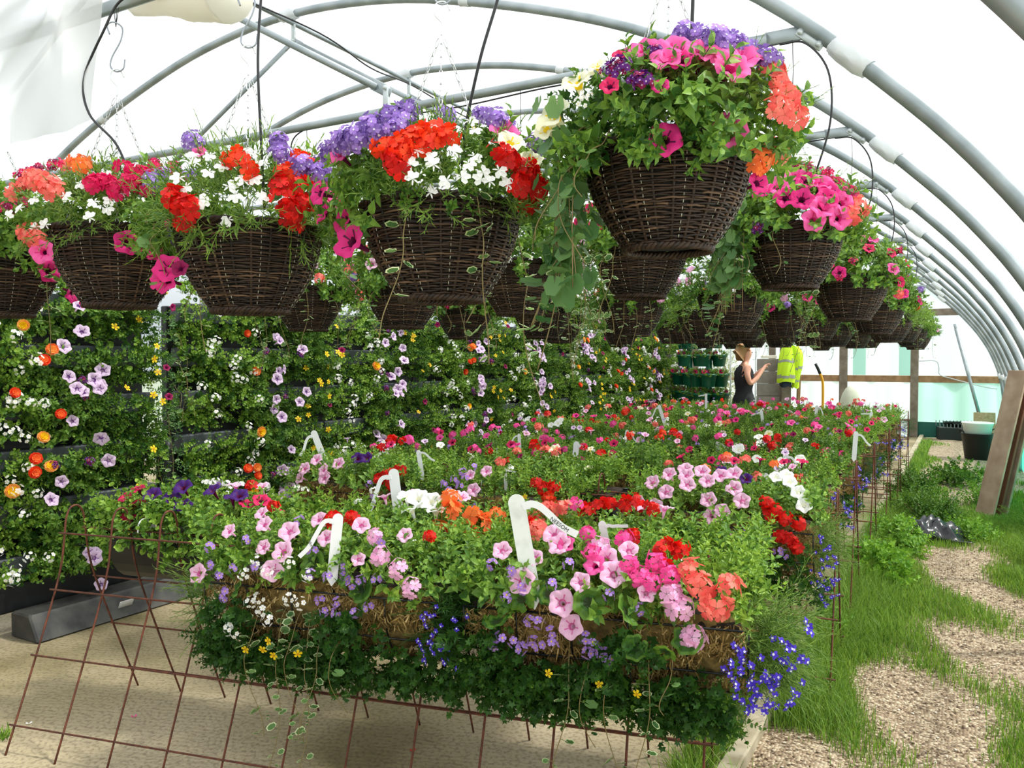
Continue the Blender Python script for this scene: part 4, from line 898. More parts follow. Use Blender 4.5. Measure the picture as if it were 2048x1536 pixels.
def trough(x, y, z, ang, side, kinds, fls, label, group, seed, plastic=False, vines=(), zon=None, hooks=True):
    """side -1: hangs on the camera side of the stand; local -Y faces out"""
    t = thing('planted_trough', label, 'planter', (x, y, z), ang + (0 if side < 0 else PI), group)
    if plastic: obj('plastic_trough', ME_PLAS, t)
    else: obj('wire_manger', MF, t); obj('moss_lining', MMB[seed % 2], t); obj('moss_strands', MMS[seed % 2], t, label='shaggy tan moss')
    obj('soil', ME_TSOIL, t)
    for kind, me in kinds: obj(FNAME[kind], me, t)
    if zon is not None: obj('geranium_leaves', zon, t, label='round lime green geranium leaves with dark zones')
    for key, u, v, w, fs in fls:          # u along -1..1, v 0 rim..1 top (negative: below the rim), w: -1 front .. 1 back
        b = v * PI / 2 if v > 0 else 0
        p = Vector((u * TL / 2, -.235 * math.cos(b) if w < 0 else .1 * w, .195 * math.sin(b) + .045 if v > 0 else v * .28))
        if v <= 0: p.y = -.235 + .03 * v
        d = Vector((random.uniform(-.35, .35) + u * .3, -1.0, .35 + v * .9)); 
        if side > 0: d = Vector((d.x, random.uniform(-.2, .8), .9))
        flower(t, key, p, d, fs)
    for me, u in vines: obj('trailing_vine', me, t, (u * TL / 2, -.15, -.06), (0, 0, -PI / 2))
    if hooks:
        for u in (-.55, .5): obj('hanging_hook', ME_THOOK, t, (u * TL / 2, .135, .0), label='white metal hook over the top rail')
    return t
# frame of the nearest stand: place along it
def on_stand(k, d, side, z=.745, out=.215):
    x, y, a, n = STANDS[k]; return (x + d * math.cos(a) - side * out * math.sin(a), y + d * math.sin(a) + side * out * math.cos(a), z, a)
kL = trough_fol([('petunia', -1, 1, 'top', .8, .10, 'leaf_petunia'), ('pointed', -1, 1, 'top', 1.0, .10, 'leaf_lime'), ('bacopa', -1, .7, 'top', .6, .055, 'leaf'), ('pointed', -1, .35, 'low', 1.1, .065, 'leaf_dark'), ('cut', -.9, 1, 'low', .9, .075, 'leaf_dark'), ('feather', -1, -1, 'end', .25, .12, 'leaf_fine'), ('lobelia', 1, 1, 'end', .4, .10, 'leaf_dark')], 31)
flL = [('palepink', -.22, .55, -1, 1.1), ('palepink', -.20, .32, -1, 1.1), ('palepink', -.25, .12, -1, 1.1), ('palepink', .12, .5, -1, .9), ('palepink', -.48, .62, -1, .9), ('palec', .62, .35, -1, 1.0), ('palec', .78, .25, -1, 1.0), ('palec', .9, .08, -1, 1.0), ('palepink', -.92, .02, -1, 1.0), ('palec', .52, .55, -1, .8), ('redc', .08, .75, -1, 1.0), ('redc', .22, .8, -1, .8)]
flL += [('mauveb', u, v, -1, 1.0) for u, v in ((-.80, .12), (-.72, .02), (-.66, .0), (-.6, .1), (-.4, .15), (-.68, -.08), (.08, .12), (.16, .0), (.22, .1), (.3, .0), (.36, .12), (.42, .05), (.5, .1), (.56, -.02), (.2, -.12), (.3, -.12), (.46, -.1), (.62, .12), (.34, .22))]
flL += [('whiteb', u, v, -1, 1.1) for u, v in ((-.5, .05), (-.44, -.1), (-.3, .1), (-.36, -.05), (-.34, -.18), (-.22, .08), (-.28, -.28), (-.62, -.42), (-.56, -.46), (.0, -.05), (.06, .1), (-.12, .2), (-.4, .2), (-.1, -.02))] + [('yellowd', u, v, -1, .9) for u, v in ((-.3, -.6), (-.2, -.65), (-.25, -.5), (.0, -.6), (-.45, -.62))]
flL += [('palepink', u, v, -1, fs) for u, v, fs in ((-.05, .75, .9), (-.75, .5, .8), (.35, .7, .9), (.45, .3, .7), (-.38, .35, .8), (.75, .6, .8), (-.6, .8, .8))] + [('mauveb', u, v, -1, 1.1) for u, v in ((-.2, .7), (-.55, .4), (.05, .35), (.6, .5), (-.85, .3))] + [('redc', .95, .6, -1, .6)]
x, y, z, a = on_stand(0, 1.34, -1)
trough(x, y, z, a, -1, kL, flL, 'moss-lined trough of pale pink petunias, front of the nearest stand, left one', 'planted troughs', 1, vines=[(VINES[3], -.25), (VINES[1], -.1), (VINES[4], .1), (VINES[1], -.45), (VINES[0], .3), (VINES[3], .0)], zon=zonal(3, [(-.30, -.16, .09), (-.18, -.17, .11), (.12, -.19, .10), (.20, -.17, .07), (-.04, -.16, .10), (.02, -.19, .06), (-.24, -.19, .05)]))
kR = trough_fol([('petunia', -1, .5, 'top', .7, .105, 'leaf_petunia'), ('pointed', -1, 1, 'top', 1.3, .10, 'leaf_lime'), ('bacopa', -1, 1, 'low', .5, .06, 'leaf'), ('pointed', -.8, .5, 'low', .9, .065, 'leaf_dark'), ('cut', -1, .8, 'low', 1.1, .08, 'leaf_dark'), ('feather', 1, 1, 'end', .9, .14, 'leaf_fine'), ('feather', -1, -1, 'end', .35, .13, 'leaf_dark')], 32)
flR = [('palepink', -.52, .22, -1, 1.25), ('palepink', -.22, .05, -1, 1.2), ('palepink', -.16, -.02, -1, 1.1), ('palepink', -.36, .75, -1, 1.1), ('palepink', -.3, .62, -1, 1.1), ('palepink', .05, .5, -1, 1.1), ('palepink', .12, .35, -1, 1.2), ('palec', .0, .6, -1, 1.1), ('hotpink', -.02, .42, -1, .8), ('hotpink', -.25, .62, -1, .7), ('palec', .58, .10, -1, 1.2), ('palec', .66, -.02, -1, 1.1), ('palec', .52, .2, -1, 1.1), ('coralc', .7, .3, -1, 1.2), ('coralc', .8, .15, -1, 1.2), ('coralc', .64, .42, -1, 1.1), ('coralc', .88, .3, -1, 1.1), ('pinkc', .3, .35, -1, 1.0), ('pinkc', .4, .5, -1, 1.0), ('redc', .45, .6, -1, 1.2), ('redc', .55, .65, -1, .9), ('pinkc', .15, .75, -1, .9), ('coralc', -.5, .8, -1, 1.0), ('pinkc', -.12, .8, -1, .8)]
flR += [('mauveb', u, v, -1, 1.1) for u, v in ((-.62, .05), (-.45, .0), (-.38, -.02), (-.3, -.1), (-.66, -.2), (-.56, -.24), (-.42, -.2), (-.38, -.24), (-.28, -.22), (-.06, -.12), (0, -.18), (-.04, -.26), (.06, -.24), (.1, -.3), (-.5, -.3), (-.7, -.28), (-.3, .2), (-.6, .3))]
flR += [('bluel', .96 + du, v, -1, 1.15) for du, v in ((0, -.1), (.08, -.2), (.14, -.3), (.04, -.36), (.22, -.12), (.3, -.18), (.2, -.4), (-.04, -.5), (.1, -.5), (.18, -.56), (.28, -.5), (.34, -.4), (.02, -.62), (.26, -.02), (.36, -.08), (-.08, -.3), (.0, -.24), (.12, -.62), (.2, -.3), (.38, .02))]
flR += [('bluel', -1.06 + du, v, -1, .9) for du, v in ((-.1, -.02), (-.16, -.1), (-.06, -.2), (-.12, -.3), (0, -.34), (-.08, -.42), (-.18, -.36), (0, -.5), (-.14, -.52), (.06, -.1))] + [('yellowd', .05, -.55, -1, .8), ('yellowd', -.3, -.5, -1, .8), ('yellowd', .3, -.6, -1, .8)]
flR += [('palepink', u, v, -1, fs) for u, v, fs in ((-.7, .5, .9), (-.1, .25, .9), (.2, .6, .9), (-.45, .45, .8), (.35, .2, .8))] + [('pinkc', u, v, -1, .9) for u, v in ((.38, .3), (.22, .45), (-.05, .55), (.5, .38))] + [('mauveb', u, v, -1, 1.1) for u, v in ((-.2, .4), (-.75, .35), (.1, .15), (-.5, .15), (.3, .05))] + [('redc', .2, .8, -1, .8), ('redc', -.55, .9, -1, .8)]
x, y, z, a = on_stand(0, 2.28, -1)
trough(x, y, z, a, -1, kR, flR, 'moss-lined trough of pink petunias and blue lobelia, front of the nearest stand, right one', 'planted troughs', 2, vines=[(VINES[4], -.2), (VINES[1], .1), (VINES[0], -.05), (VINES[4], .35), (VINES[5], .5)], zon=zonal(5, [(-.20, -.20, .02), (-.27, -.20, -.0), (.14, -.23, -.02), (.19, -.24, -.06), (.10, -.20, .05), (-.12, -.21, .05), (.24, -.21, .02), (-.30, -.18, .05), (.02, -.21, .04)]))
kP = trough_fol([('petunia', -1, 1, 'top', 1.1, .10, 'leaf_petunia'), ('pointed', -1, 1, 'top', 1.0, .10, 'leaf_lime')], 33)
kP2 = trough_fol([('bacopa', -1, 1, 'top', 1.1, .10, 'leaf_lime'), ('pointed', -1, 1, 'top', 1.0, .075, 'leaf'), ('petunia', -1, 1, 'top', .5, .105, 'leaf_petunia')], 34)
def back(k, d, mix, label, seed, kinds, n=20, **kw):
    x, y, z, a = on_stand(k, d, 1, .735); return trough(x, y, z, a, 1, kinds, mix, label, 'planted troughs', seed, plastic=True, **kw)
rgT = np.random.default_rng(9)
# (seen from behind: u is mirrored)
back(0, .52, [('purple', .55, .6, 1, 1.1), ('purple', .4, .5, .6, 1.1), ('purple', .3, .8, .4, 1.1), ('purple', .2, .4, .9, 1.1), ('purple', -.3, .6, .5, 1.0), ('purple', -.45, .7, .9, 1.0), ('purple', -.1, .8, .7, 1.0), ('crimson', .75, .4, .9, 1.2), ('crimson', .85, .2, .9, 1.2), ('crimson', .8, .7, .6, 1.1), ('crimson', -.55, .5, .9, 1.2), ('crimson', -.7, .6, .9, 1.2), ('crimson', -.9, .4, .9, 1.1), ('crimson', .9, .5, .9, 1.0), ('redc', -.85, .5, 1, .8)] + [('whiteb', rgT.uniform(-.9, .2), rgT.uniform(.4, 1), -1, 1) for _ in range(8)] + [('palepink', -.2, .9, -1, 1.0), ('palepink', -.5, .9, -1, .9), ('redc', -.4, .95, -1, .8), ('mauveb', .0, .9, -1, 1)], 'black plastic trough of purple and crimson petunias behind the nearest stand, left one', 1, kP2)
back(0, 1.50, [('whitep', .05, .9, .5, 1.15), ('whitep', -.08, .8, .6, 1.15), ('whitep', .1, .6, .8, 1.15), ('whitep', -.2, .9, -1, 1.05), ('whitep', .2, 1, .2, 1.0), ('whitep', -.15, .6, .8, 1.1), ('palepink', .25, .8, -1, 1.0), ('palepink', -.3, .9, -1, 1.0), ('palepink', .45, .8, .0, .9)] + [('orangec', u, v, w, 1.25) for u, v, w in ((-.3, .6, .8), (-.2, .3, 1), (-.38, .3, 1), (-.5, .5, .8), (-.6, .4, .9), (-.55, .2, 1), (-.1, .15, 1), (-.3, .1, 1.1), (-.45, .1, 1.1), (-.7, .5, .6), (-.25, .9, .4))] + [('whiteb', .7, .6, .2, 1), ('whiteb', .6, .9, -1, 1)], 'black plastic trough of white and orange flowers behind the nearest stand, middle one', 2, kP)
back(0, 2.30, [('redc', u, v, w, 0.95) for u, v, w in ((.1, .9, -1), (0, .85, -1), (.25, .8, -1), (-.15, .9, .2), (.4, .7, .3), (.3, .95, .2))] + [('coralc', .75, .7, .5, 1.1), ('coralc', .85, .5, .6, 1.1), ('coralc', .6, .8, .6, 1.0), ('palepink', -.1, .95, -1, 1.1), ('palepink', -.25, .9, -1, 1.0), ('pinkc', .5, .9, .3, 1)], 'black plastic trough of red busy lizzies behind the nearest stand, right one', 3, kP)

# second stand and beyond
KG = [trough_fol([('petunia', -1, 1, 'top', .8, .105, 'leaf_petunia'), ('pointed', -1, 1, 'top', .9, .10, 'leaf_lime'), ('cut', -1, 1, 'low', .7, .07, 'leaf_dark'), ('pointed', -1, 1, 'low', .5, .06, 'leaf'), ('feather', 1, 1, 'end', .5, .12, 'leaf_fine')], 41, n=300),
      trough_fol([('bacopa', -1, 1, 'top', 1.1, .06, 'leaf'), ('pointed', -1, 1, 'top', .9, .085, 'leaf_lime'), ('pointed', -1, 1, 'low', .9, .06, 'leaf_dark'), ('feather', -1, -1, 'end', .3, .12, 'leaf_dark')], 42, n=300),
      trough_fol([('petunia', -1, 1, 'top', 1.0, .075, 'leaf'), ('pointed', -1, 1, 'top', .8, .08, 'leaf'), ('cut', -1, 1, 'low', .9, .07, 'leaf_dark')], 43, n=300)]
x, y, z, a = on_stand(1, 2.55, -1)
flC = [('palepink', u, v, -1, 1.15) for u, v in ((-.62, .12), (-.45, -.25), (-.52, .35), (-.3, .5), (-.05, .28), (.1, .12), (.12, -.08), (-.1, .6), (-.35, .7), (.02, .75), (.2, .5), (-.55, .7), (-.7, .5), (.3, .3), (-.2, .85), (-.4, .9), (.15, .85), (-.82, .15), (.0, .05))]
flC += [('redc', u, v, -1, 0.95) for u, v in ((-.95, .05), (-.9, -.15), (-.98, -.2), (-.85, .2), (.55, .3), (.65, .2), (.75, .1), (.8, -.05), (.85, -.15), (.7, -.02), (.6, .12), (.88, .05))] + [('mauveb', u, v, -1, 1.3) for u, v in ((.35, -.05), (.42, -.12), (.5, .0), (.5, -.12), (.58, -.08), (.68, -.25), (.74, -.28), (-.8, -.1), (-.76, .0), (-.72, -.12))] + [('purple', .3, .7, -1, .8), ('purple', .0, .9, -1, .8), ('whitep', .75, .7, -1, .9), ('whitep', .85, .5, -1, .9), ('whitep', .7, .9, -1, .85), ('whitep', .92, .3, -1, .9), ('whitep', .6, .8, -1, .8), ('yellowd', .1, -.15, -1, .9)]
flC += [('bluel', 1.0 + du, v, -1, .9) for du, v in ((.1, 0), (.16, -.15), (.12, -.3), (.2, -.4), (.1, -.5), (.18, -.6), (.14, -.72), (.22, -.8), (.1, -.85), (.16, -.95), (.2, -.25), (.24, -.55), (.06, -.65))]
trough(x, y, z, a, -1, KG[0], flC, 'moss-lined trough of lilac-pink petunias and red flowers, second stand, front right', 'planted troughs', 1)
x, y, z, a = on_stand(1, 1.42, -1)
flX = [('redc', .72, .25, -1, 1.1), ('scarc', .8, .1, -1, 1.2), ('redc', .85, .3, -1, 1.0), ('scarc', .68, .0, -1, 1.1), ('scarc', .9, -.05, -1, 1.1), ('redc', .6, .35, -1, .9), ('palepink', -.2, .15, -1, 1.1), ('palepink', -.1, .5, -1, 1.0), ('palepink', -.3, .4, -1, .9), ('coralc', .0, .75, -1, .8), ('whiteb', .2, .6, -1, 1), ('yellowd', .5, .1, -1, .9), ('yellowd', .55, .0, -1, .9)] + [('mauveb', u, v, -1, 1.3) for u, v in ((-.5, .3), (-.4, .2), (-.35, .35), (-.55, .1), (-.2, -.05), (-.15, .0), (-.42, .45), (-.3, .55), (-.62, .2), (-.25, -.12))]
trough(x, y, z, a, -1, KG[1], flX, 'moss-lined trough of mauve and scarlet flowers, front of the second stand, middle one', 'planted troughs', 2)
x, y, z, a = on_stand(1, .48, -1)
flY = [('palepink', u, v, -1, 1.15) for u, v in ((-.62, .3), (-.66, .12), (-.3, .3), (-.25, .15), (-.1, .45), (-.5, .5))] + [('purple', .15, .6, -1, 1), ('purple', .28, .62, -1, 1), ('redc', .75, .3, -1, 1.2), ('redc', .85, .15, -1, 1.2), ('redc', .9, .4, -1, 1.1), ('redc', .65, .2, -1, 1), ('mauveb', -.85, -.1, -1, 1.2), ('mauveb', .5, .1, -1, 1.2), ('mauveb', .55, .0, -1, 1.2)]
trough(x, y, z, a, -1, KG[0], flY, 'moss-lined trough of pale pink and dark purple petunias, second stand, front left', 'planted troughs', 1)
TM = [(['redc', 'scarc', 'palepink', 'whiteb', 'mauveb'], 'red busy lizzies'), (['crimson', 'pinkc', 'crimson', 'mauveb', 'hotpink'], 'crimson and pink petunias'), (['palepink', 'pinkc', 'coralc', 'whiteb', 'mauveb'], 'pale pink and coral flowers'),
      (['magenta', 'burgundy', 'coralc', 'redc', 'creamp'], 'magenta and dark red petunias'), (['coralc', 'orangec', 'palepink', 'crimson', 'burgundy'], 'coral and orange flowers'), (['crimson', 'redc', 'pinkc', 'whitep', 'lilac'], 'crimson, pink and white flowers')]
POSN = {0: 'left', 1: 'middle', 2: 'right'}
SPT = {(1, 0): 0, (1, 1): 0, (2, 0, -1): 1, (2, 1, -1): 1, (2, 2, -1): 5, (3, 1, -1): 2, (3, 2, -1): 3}
for k in range(1, 7):
    for side in (-1, 1):
        if k == 1 and side < 0: continue
        for c, d in enumerate((.50, 1.48, 2.52)):
            mi = SPT.get((k, c, side), int(rgT.integers(6))); mix, txt = TM[mi]; n = 22 if k == 1 else (17 if k < 4 else 13)
            fl = [(mix[int(rgT.integers(5))], rgT.uniform(-1, 1), rgT.uniform(.05 if side < 0 else .3, 1), -1 if (side < 0 or rgT.uniform() < .5) else rgT.uniform(0, 1), rgT.uniform(.65, 1.05)) for _ in range(n)]
            if c == 2 and side < 0: fl += [('bluel', 1.0 + rgT.uniform(.05, .3), rgT.uniform(-.9, .05), -1, .9) for _ in range(9)]
            x, y, z, a = on_stand(k, d, side, .745 if side < 0 else .76)
            trough(x, y, z, a, side, KG[int(rgT.integers(3))], fl, f'planted trough of {txt}, {"front" if side < 0 else "back"} of the {SN[k]} stand, {POSN[c]} one', 'planted troughs', int(rgT.integers(2)) + 1, plastic=(side > 0 and c != 2), hooks=(k < 4))

# ------------------------------------------------------------ white plant labels with a looped strap
def label_mesh(L=.27, w=.043):
    mb = MB(); P = [(-w / 2, 0)] + [(-w / 2, L - w / 2)] + [(-w / 2 * math.cos(b), L - w / 2 + w / 2 * math.sin(b)) for b in np.linspace(.3, PI - .3, 7)] + [(w / 2, L - w / 2), (w / 2, 0), (0, -.03)]
    n = len(P); V = [(x, -.0016, z) for x, z in P] + [(x, .0016, z) for x, z in P]
    F = [tuple(range(n)), tuple(range(2 * n - 1, n - 1, -1))] + [(i_, n + i_, n + (i_ + 1) % n, (i_ + 1) % n) for i_ in range(n)]
    mb.add(V, F); return mb
def strap_mesh(L=.12, side=1, drop=.8):
    P = smooth([(0, 0), (.020, .005), (.042, -.005), (.064, -.038 * drop), (.090, -.082 * drop), (.125, -.115 * drop)], 5); w = .018; V = []
    for i_, (x, z) in enumerate(P):
        T = norm(P[min(i_ + 1, len(P) - 1)] - P[max(i_ - 1, 0)]); nx, nz = -T[1], T[0]
        for yy in (-.0005, .0005): V += [(side * (x + nx * w / 2), yy - .004, z + nz * w / 2), (side * (x - nx * w / 2), yy - .004, z - nz * w / 2)]
    n = len(P); F = []
    for i_ in range(n - 1):
        a, b = i_ * 4, i_ * 4 + 4; F += [(a, a + 1, b + 1, b), (a + 2, b + 2, b + 3, a + 3), (a, b, b + 2, a + 2), (a + 1, a + 3, b + 3, b + 1)]
    mb = MB(); mb.add(V, F)
    mb.add(*bevelbox(side * .008, 0, .0, .022, .007, .016, .001)); return mb
ME_LAB = [label_mesh().mesh('label_stem', M['label'], False), label_mesh().mesh('label_stem', M['labelold'], False)]
ME_ST = {(s, d): strap_mesh(side=s, drop=d).mesh('label_strap', M['label'], False) for s in (-1, 1) for d in (.8, 1.3, .15)}
def text_mesh(s, size):
    cu = bpy.data.curves.new('txt', 'FONT'); cu.body = s; cu.size = size; cu.align_x = 'CENTER'; cu.align_y = 'CENTER'; cu.extrude = .0002
    o = bpy.data.objects.new('txt', cu); COL.objects.link(o); dg = bpy.context.evaluated_depsgraph_get(); me = bpy.data.meshes.new_from_object(o.evaluated_get(dg)); bpy.data.objects.remove(o); me.materials.clear(); me.materials.append(M['ink']); return me
def plant_label(x, y, z, lean, label, side=1, drop=.8, text=None, s=1.0, rz=None, old=0, turn=0.0):
    rz = math.atan2(-x, y) if rz is None else rz
    t = thing('plant_label', label, 'plant label', (x, y, z), rz + turn, 'white plant labels'); t.rotation_euler = (0, lean, rz + turn); t.scale = (s, s, s)
    obj('label_stem', ME_LAB[old], t); obj('label_strap', ME_ST[(side, drop)], t, (side * .014, 0, .235))
    if text:
        me = text_mesh(text, .0145); m_ = -side
        ang = math.atan2(-.062 * drop, .048); o = obj('handwriting', me, t, (side * .098, -.0054, .235 - .074 * drop), None, None, label='black handwriting on the strap')
        o.rotation_euler = (PI / 2, -ang * side, 0) if side > 0 else (PI / 2, ang * -side * -1, 0)
    return t
import sys
def unproj(px, py, depth):
    """world point seen at a photo pixel at a given distance along the view (only used to note down where things stand)"""
    F_ = Vector((-math.sin(YAW) * math.cos(PITCH), math.cos(YAW) * math.cos(PITCH), -math.sin(PITCH))); R_ = Vector((math.cos(YAW), math.sin(YAW), 0)); U_ = R_.cross(F_)
    return Vector((0, 0, H_EYE)) + depth * (F_ + (px - 1024) / 1615 * R_ - (py - 768) / 1615 * U_)
# (photo x, y of foot, distance, lean, strap side, drop, text, scale, where)
LABS = [(1066, 1166, 2.38, -.17, 1, .8, 'NEESOM', 1.10, 'tall weathered white label with a drooping strap, standing in the front right trough', 1),
        (1222, 1108, 2.50, -.20, 1, .15, None, .53, 'short grey-white label with a tiny strap behind the front right trough', 0),
        (664, 1130, 2.57, .10, -1, 1.3, 'BRAT', .74, 'white label with a looped strap in the front left trough', 0),
        (802, 1042, 3.2, -.12, -1, 1.3, 'MUSSOM', .90, 'broad bright white label behind the trough of white petunias', 0),
        (306, 1035, 3.5, -.12, 1, .15, None, .48, 'white label behind the trough of dark purple petunias', 0),
        (845, 940, 4.5, -.15, 1, .8, None, .56, 'small white label among the red flowers of the second stand', 0),
        (655, 920, 4.9, -.36, -1, .8, None, .85, 'white label leaning left above the pale pink petunias of the second stand', 0),
        (1012, 962, 4.3, -.05, 1, .15, None, .40, 'pale blue-white label tip just behind the tall weathered label', 0),
        (1040, 895, 5.6, -.05, -1, .8, None, .5, 'white label in front of the flower wall, behind the crimson petunias', 0),
        (1146, 942, 5.2, .10, 1, .15, None, .84, 'upright white label left of the crimson petunias of the third stand', 0),
        (1247, 890, 6.2, .18, 1, .8, None, .58, 'white label with a strap like an inverted V, fourth stand', 0),
        (1330, 840, 7.5, -.3, -1, .8, None, .68, 'white label leaning left near the end of the flower wall', 0),
        (1520, 1015, 4.05, .12, 1, .8, '36045', .78, 'white label with numbers on its strap behind the lilac-pink petunias', 0),
        (1565, 955, 4.8, .10, 1, .8, None, .68, 'white label with a drooping strap just behind the numbered one', 0),
        (1435, 915, 5.5, .0, 1, .8, None, .55, 'grey-green label with strap in the middle of the bed', 1),
        (1708, 905, 5.6, .06, 1, .8, None, .68, 'white label near the right edge of the bed, fourth trough back', 0),
        (1412, 808, 9.5, .0, -1, .15, None, .6, 'small white label in front of the green stacked planter', 0),
        (1528, 850, 8.0, -.15, -1, .15, None, .68, 'white label with a wide strap half way down the bed', 0),
        (1630, 838, 8.6, .1, 1, 1.3, None, .68, 'narrow white label among the magenta petunias far down the bed', 0),
        (1737, 850, 7.6, .15, -1, .15, None, .6, 'white label with the strap pointing left, right side of the bed', 0),
        (1762, 838, 9.0, -.05, 1, 1.3, None, .68, 'white label like an inverted V at the far right of the bed', 0)]
for px, py, dd, lean, sd, dr, tx, sc, lab, old in LABS:
    p = unproj(px, py, dd); plant_label(p.x, p.y, p.z - .045, lean, lab, sd, dr, tx, sc * 1.05, old=old)


# ------------------------------------------------------------ flower wall
WX = -4.60
rgW = np.random.default_rng(31)
def wall_fol(seed, L, n=2900):
    rg = np.random.default_rng(seed); out = []
    bands = [('bacopa', .0, .42, .082, 'leaf_lime', .85), ('petunia', .38, .72, .10, 'leaf_petunia', .5), ('pointed', .66, 1.0, .095, 'leaf', .6), ('cut', .0, 1.0, .07, 'leaf_dark', .3), ('bacopa', .45, .98, .075, 'leaf_lime', .35)]
    for kind, t0, t1, size, mat, dens in bands:
        m = int(n * dens * (t1 - t0) * 1.35); y = rg.uniform(t0, t1, m) * L; z = rg.uniform(.30, 2.03, m)
        ph = (z - .30) / .29; fr = ph - np.floor(ph)         # 0 just above a trough .. 1 below the next one
        keep = rg.uniform(0, 1, m) > np.where((fr > .22) & (fr < .66), np.where((np.sin(y * 5 + np.floor(ph) * 2.3 + seed) > -.2), .88, .15), .0)
        y, z, fr = y[keep], z[keep], fr[keep]; m = len(y)
        bul = .05 + .16 * (1 - fr) * rg.uniform(.2, 1, m) + .03 * np.sin(y * 8 + z * 3)
        P = np.stack([bul, y, z - .04 * bul], 1); D = np.stack([np.ones(m), rg.normal(0, .3, m), -.25 + .6 * (fr < .3)], 1)
        out.append((kind, foliage(kind, P, norm(D), size * rg.uniform(.7, 1.2, m), rg, up=.15, jit=.5).mesh(kind + '_foliage', M[mat])))
    return out
WL = 1.36
WF = [wall_fol(51, WL), wall_fol(52, WL), wall_fol(53, WL, 2300)]
mb = MB()
for k in range(6):
    z = .30 + .29 * k; V, F = bevelbox(.035, WL / 2, z + .06, .11, WL - .01, .13, .01); V = np.array(V); V[:, 0] += (V[:, 2] > z + .06) * .02; mb.add(V, F)
ME_WT = []
for k in range(6):
    m_ = MB(); z = .30 + .29 * k; V, F = bevelbox(.035, WL / 2, z + .06, .11, WL - .01, .13, .01); V = np.array(V); V[:, 0] += (V[:, 2] > z + .06) * .02; m_.add(V, F); ME_WT.append(m_.mesh('trough', M['greyplastic'], False))
m_ = MB(); m_.add(*bevelbox(-.06, WL / 2, .98, .06, WL - .004, 1.76, .006)); ME_WB = m_.mesh('backboard', M['blackplastic'], False)
m_ = MB(); m_.add(*bevelbox(.0, WL / 2, .20, .16, WL - .004, .16, .01)); ME_WBase = m_.mesh('base', M['blackplastic'], False)
def wall_panel(y, idx, label, back=None):
    t = thing('flower_wall_panel', label, 'living wall', (WX, y, 0), 0, 'flower wall panels')
    obj('backboard', ME_WB, t); obj('base', ME_WBase, t)
    for m in ME_WT: obj('trough', m, t, label='grey plastic trough')
    for kind, me in WF[idx % 3]: obj(FNAME[kind], me, t)
    N = 98 if y < 8 else 90
    for i_ in range(N):
        u = rgW.uniform(); 
        if u < .34: key, tt, s = 'whiteb', rgW.uniform(0, .42), 1.7
        elif u < .60:
            key, tt, s = 'lilac', rgW.uniform(.42, .72), 1.6
        elif u < .68: key, tt, s = 'violetv', rgW.uniform(.40, .68), 1.1
        elif u < .90: key, tt, s = 'yellowd', rgW.uniform(.66, 1.0), 1.45
        elif u < .96: key, tt, s = ('begonia', 'begoniay', 'begoniar')[int(rgW.integers(3))], rgW.uniform(.28, .46), 1.25
        else: key, tt, s = 'burgundy', rgW.uniform(.9, 1.08), 1.1
        z = rgW.uniform(.30, 1.95)
        if key == 'lilac':                     # these come in loose groups
            z = .45 + .40 * int(rgW.integers(4)) + rgW.normal(0, .09); tt = .56 + rgW.normal(0, .06) + .03 * math.sin(z * 7)
        fr = ((z - .30) / .29) % 1.0
        p = (.17 + .13 * (1 - fr) + rgW.uniform(0, .05), min(tt, 1.0) * WL, min(z, 1.97)); flower(t, key, p, (1, rgW.normal(-.25, .3), rgW.normal(.25, .3)), s * rgW.uniform(.85, 1.15))
    return t
WORD = ['first', 'second', 'third', 'fourth', 'fifth', 'sixth', 'seventh', 'eighth', 'ninth', 'tenth']
ys = [2.02] + [3.56 + (WL + .01) * k for k in range(8)]
for k, y in enumerate(ys):
    wall_panel(y, k, 'panel of the flower wall at the far left, before the gap' if k == 0 else f'panel of the flower wall, {WORD[k - 1]} one after the gap')
b = MB(); V, F = bevelbox(-4.40, 7.6, .07, .18, 10.3, .14, .01); V = np.array(V); V[:, 0] += (V[:, 2] < .07) * (V[:, 0] > -4.4) * .07; b.add(V, F)
tag(obj('foot_beam', b.mesh('foot_beam', M['beam'], False)), 'long dark scuffed beam on the concrete at the foot of the flower wall', 'beam')
b = MB(); b.add(*bevelbox(0, 0, 0, .004, .09, .05, .001)); o = obj('paper_tag', b.mesh('paper_tag', M['paper'])); o.location = (-4.262, 2.98, .075); o.rotation_euler = (0, math.radians(26), 0); tag(o, 'small torn paper sticker on the front of the dark foot beam', 'sticker')
# tall plants of the gap between the first two panels
t = thing('gap_plant', 'variegated trailing plant filling the gap in the flower wall', 'plant', (WX + .06, 3.47, 0))
m_ = MB(); m_.add(*lathe([(.05, 0), (.06, .02), (.055, .9), (.06, 1.0)], 14, True)); obj('pot_column', m_.mesh('pot_column', M['blackplastic']), t)
for i_ in range(5): obj('trailing_vine', VINES[(i_ * 2 + 1) % 6], t, (.06, -.04 + .02 * i_, 1.0 + .17 * i_), (0, 0, i_ * .5 - 1))
P = rgW.uniform((-.04, -.07, .5), (.08, .07, 1.75), (130, 3)); obj('leafy_foliage', foliage('pointed', P, np.tile([1., 0, .2], (130, 1)), rgW.uniform(.05, .09, 130), rgW).mesh('gap_foliage', M['leaf_ivy']), t)

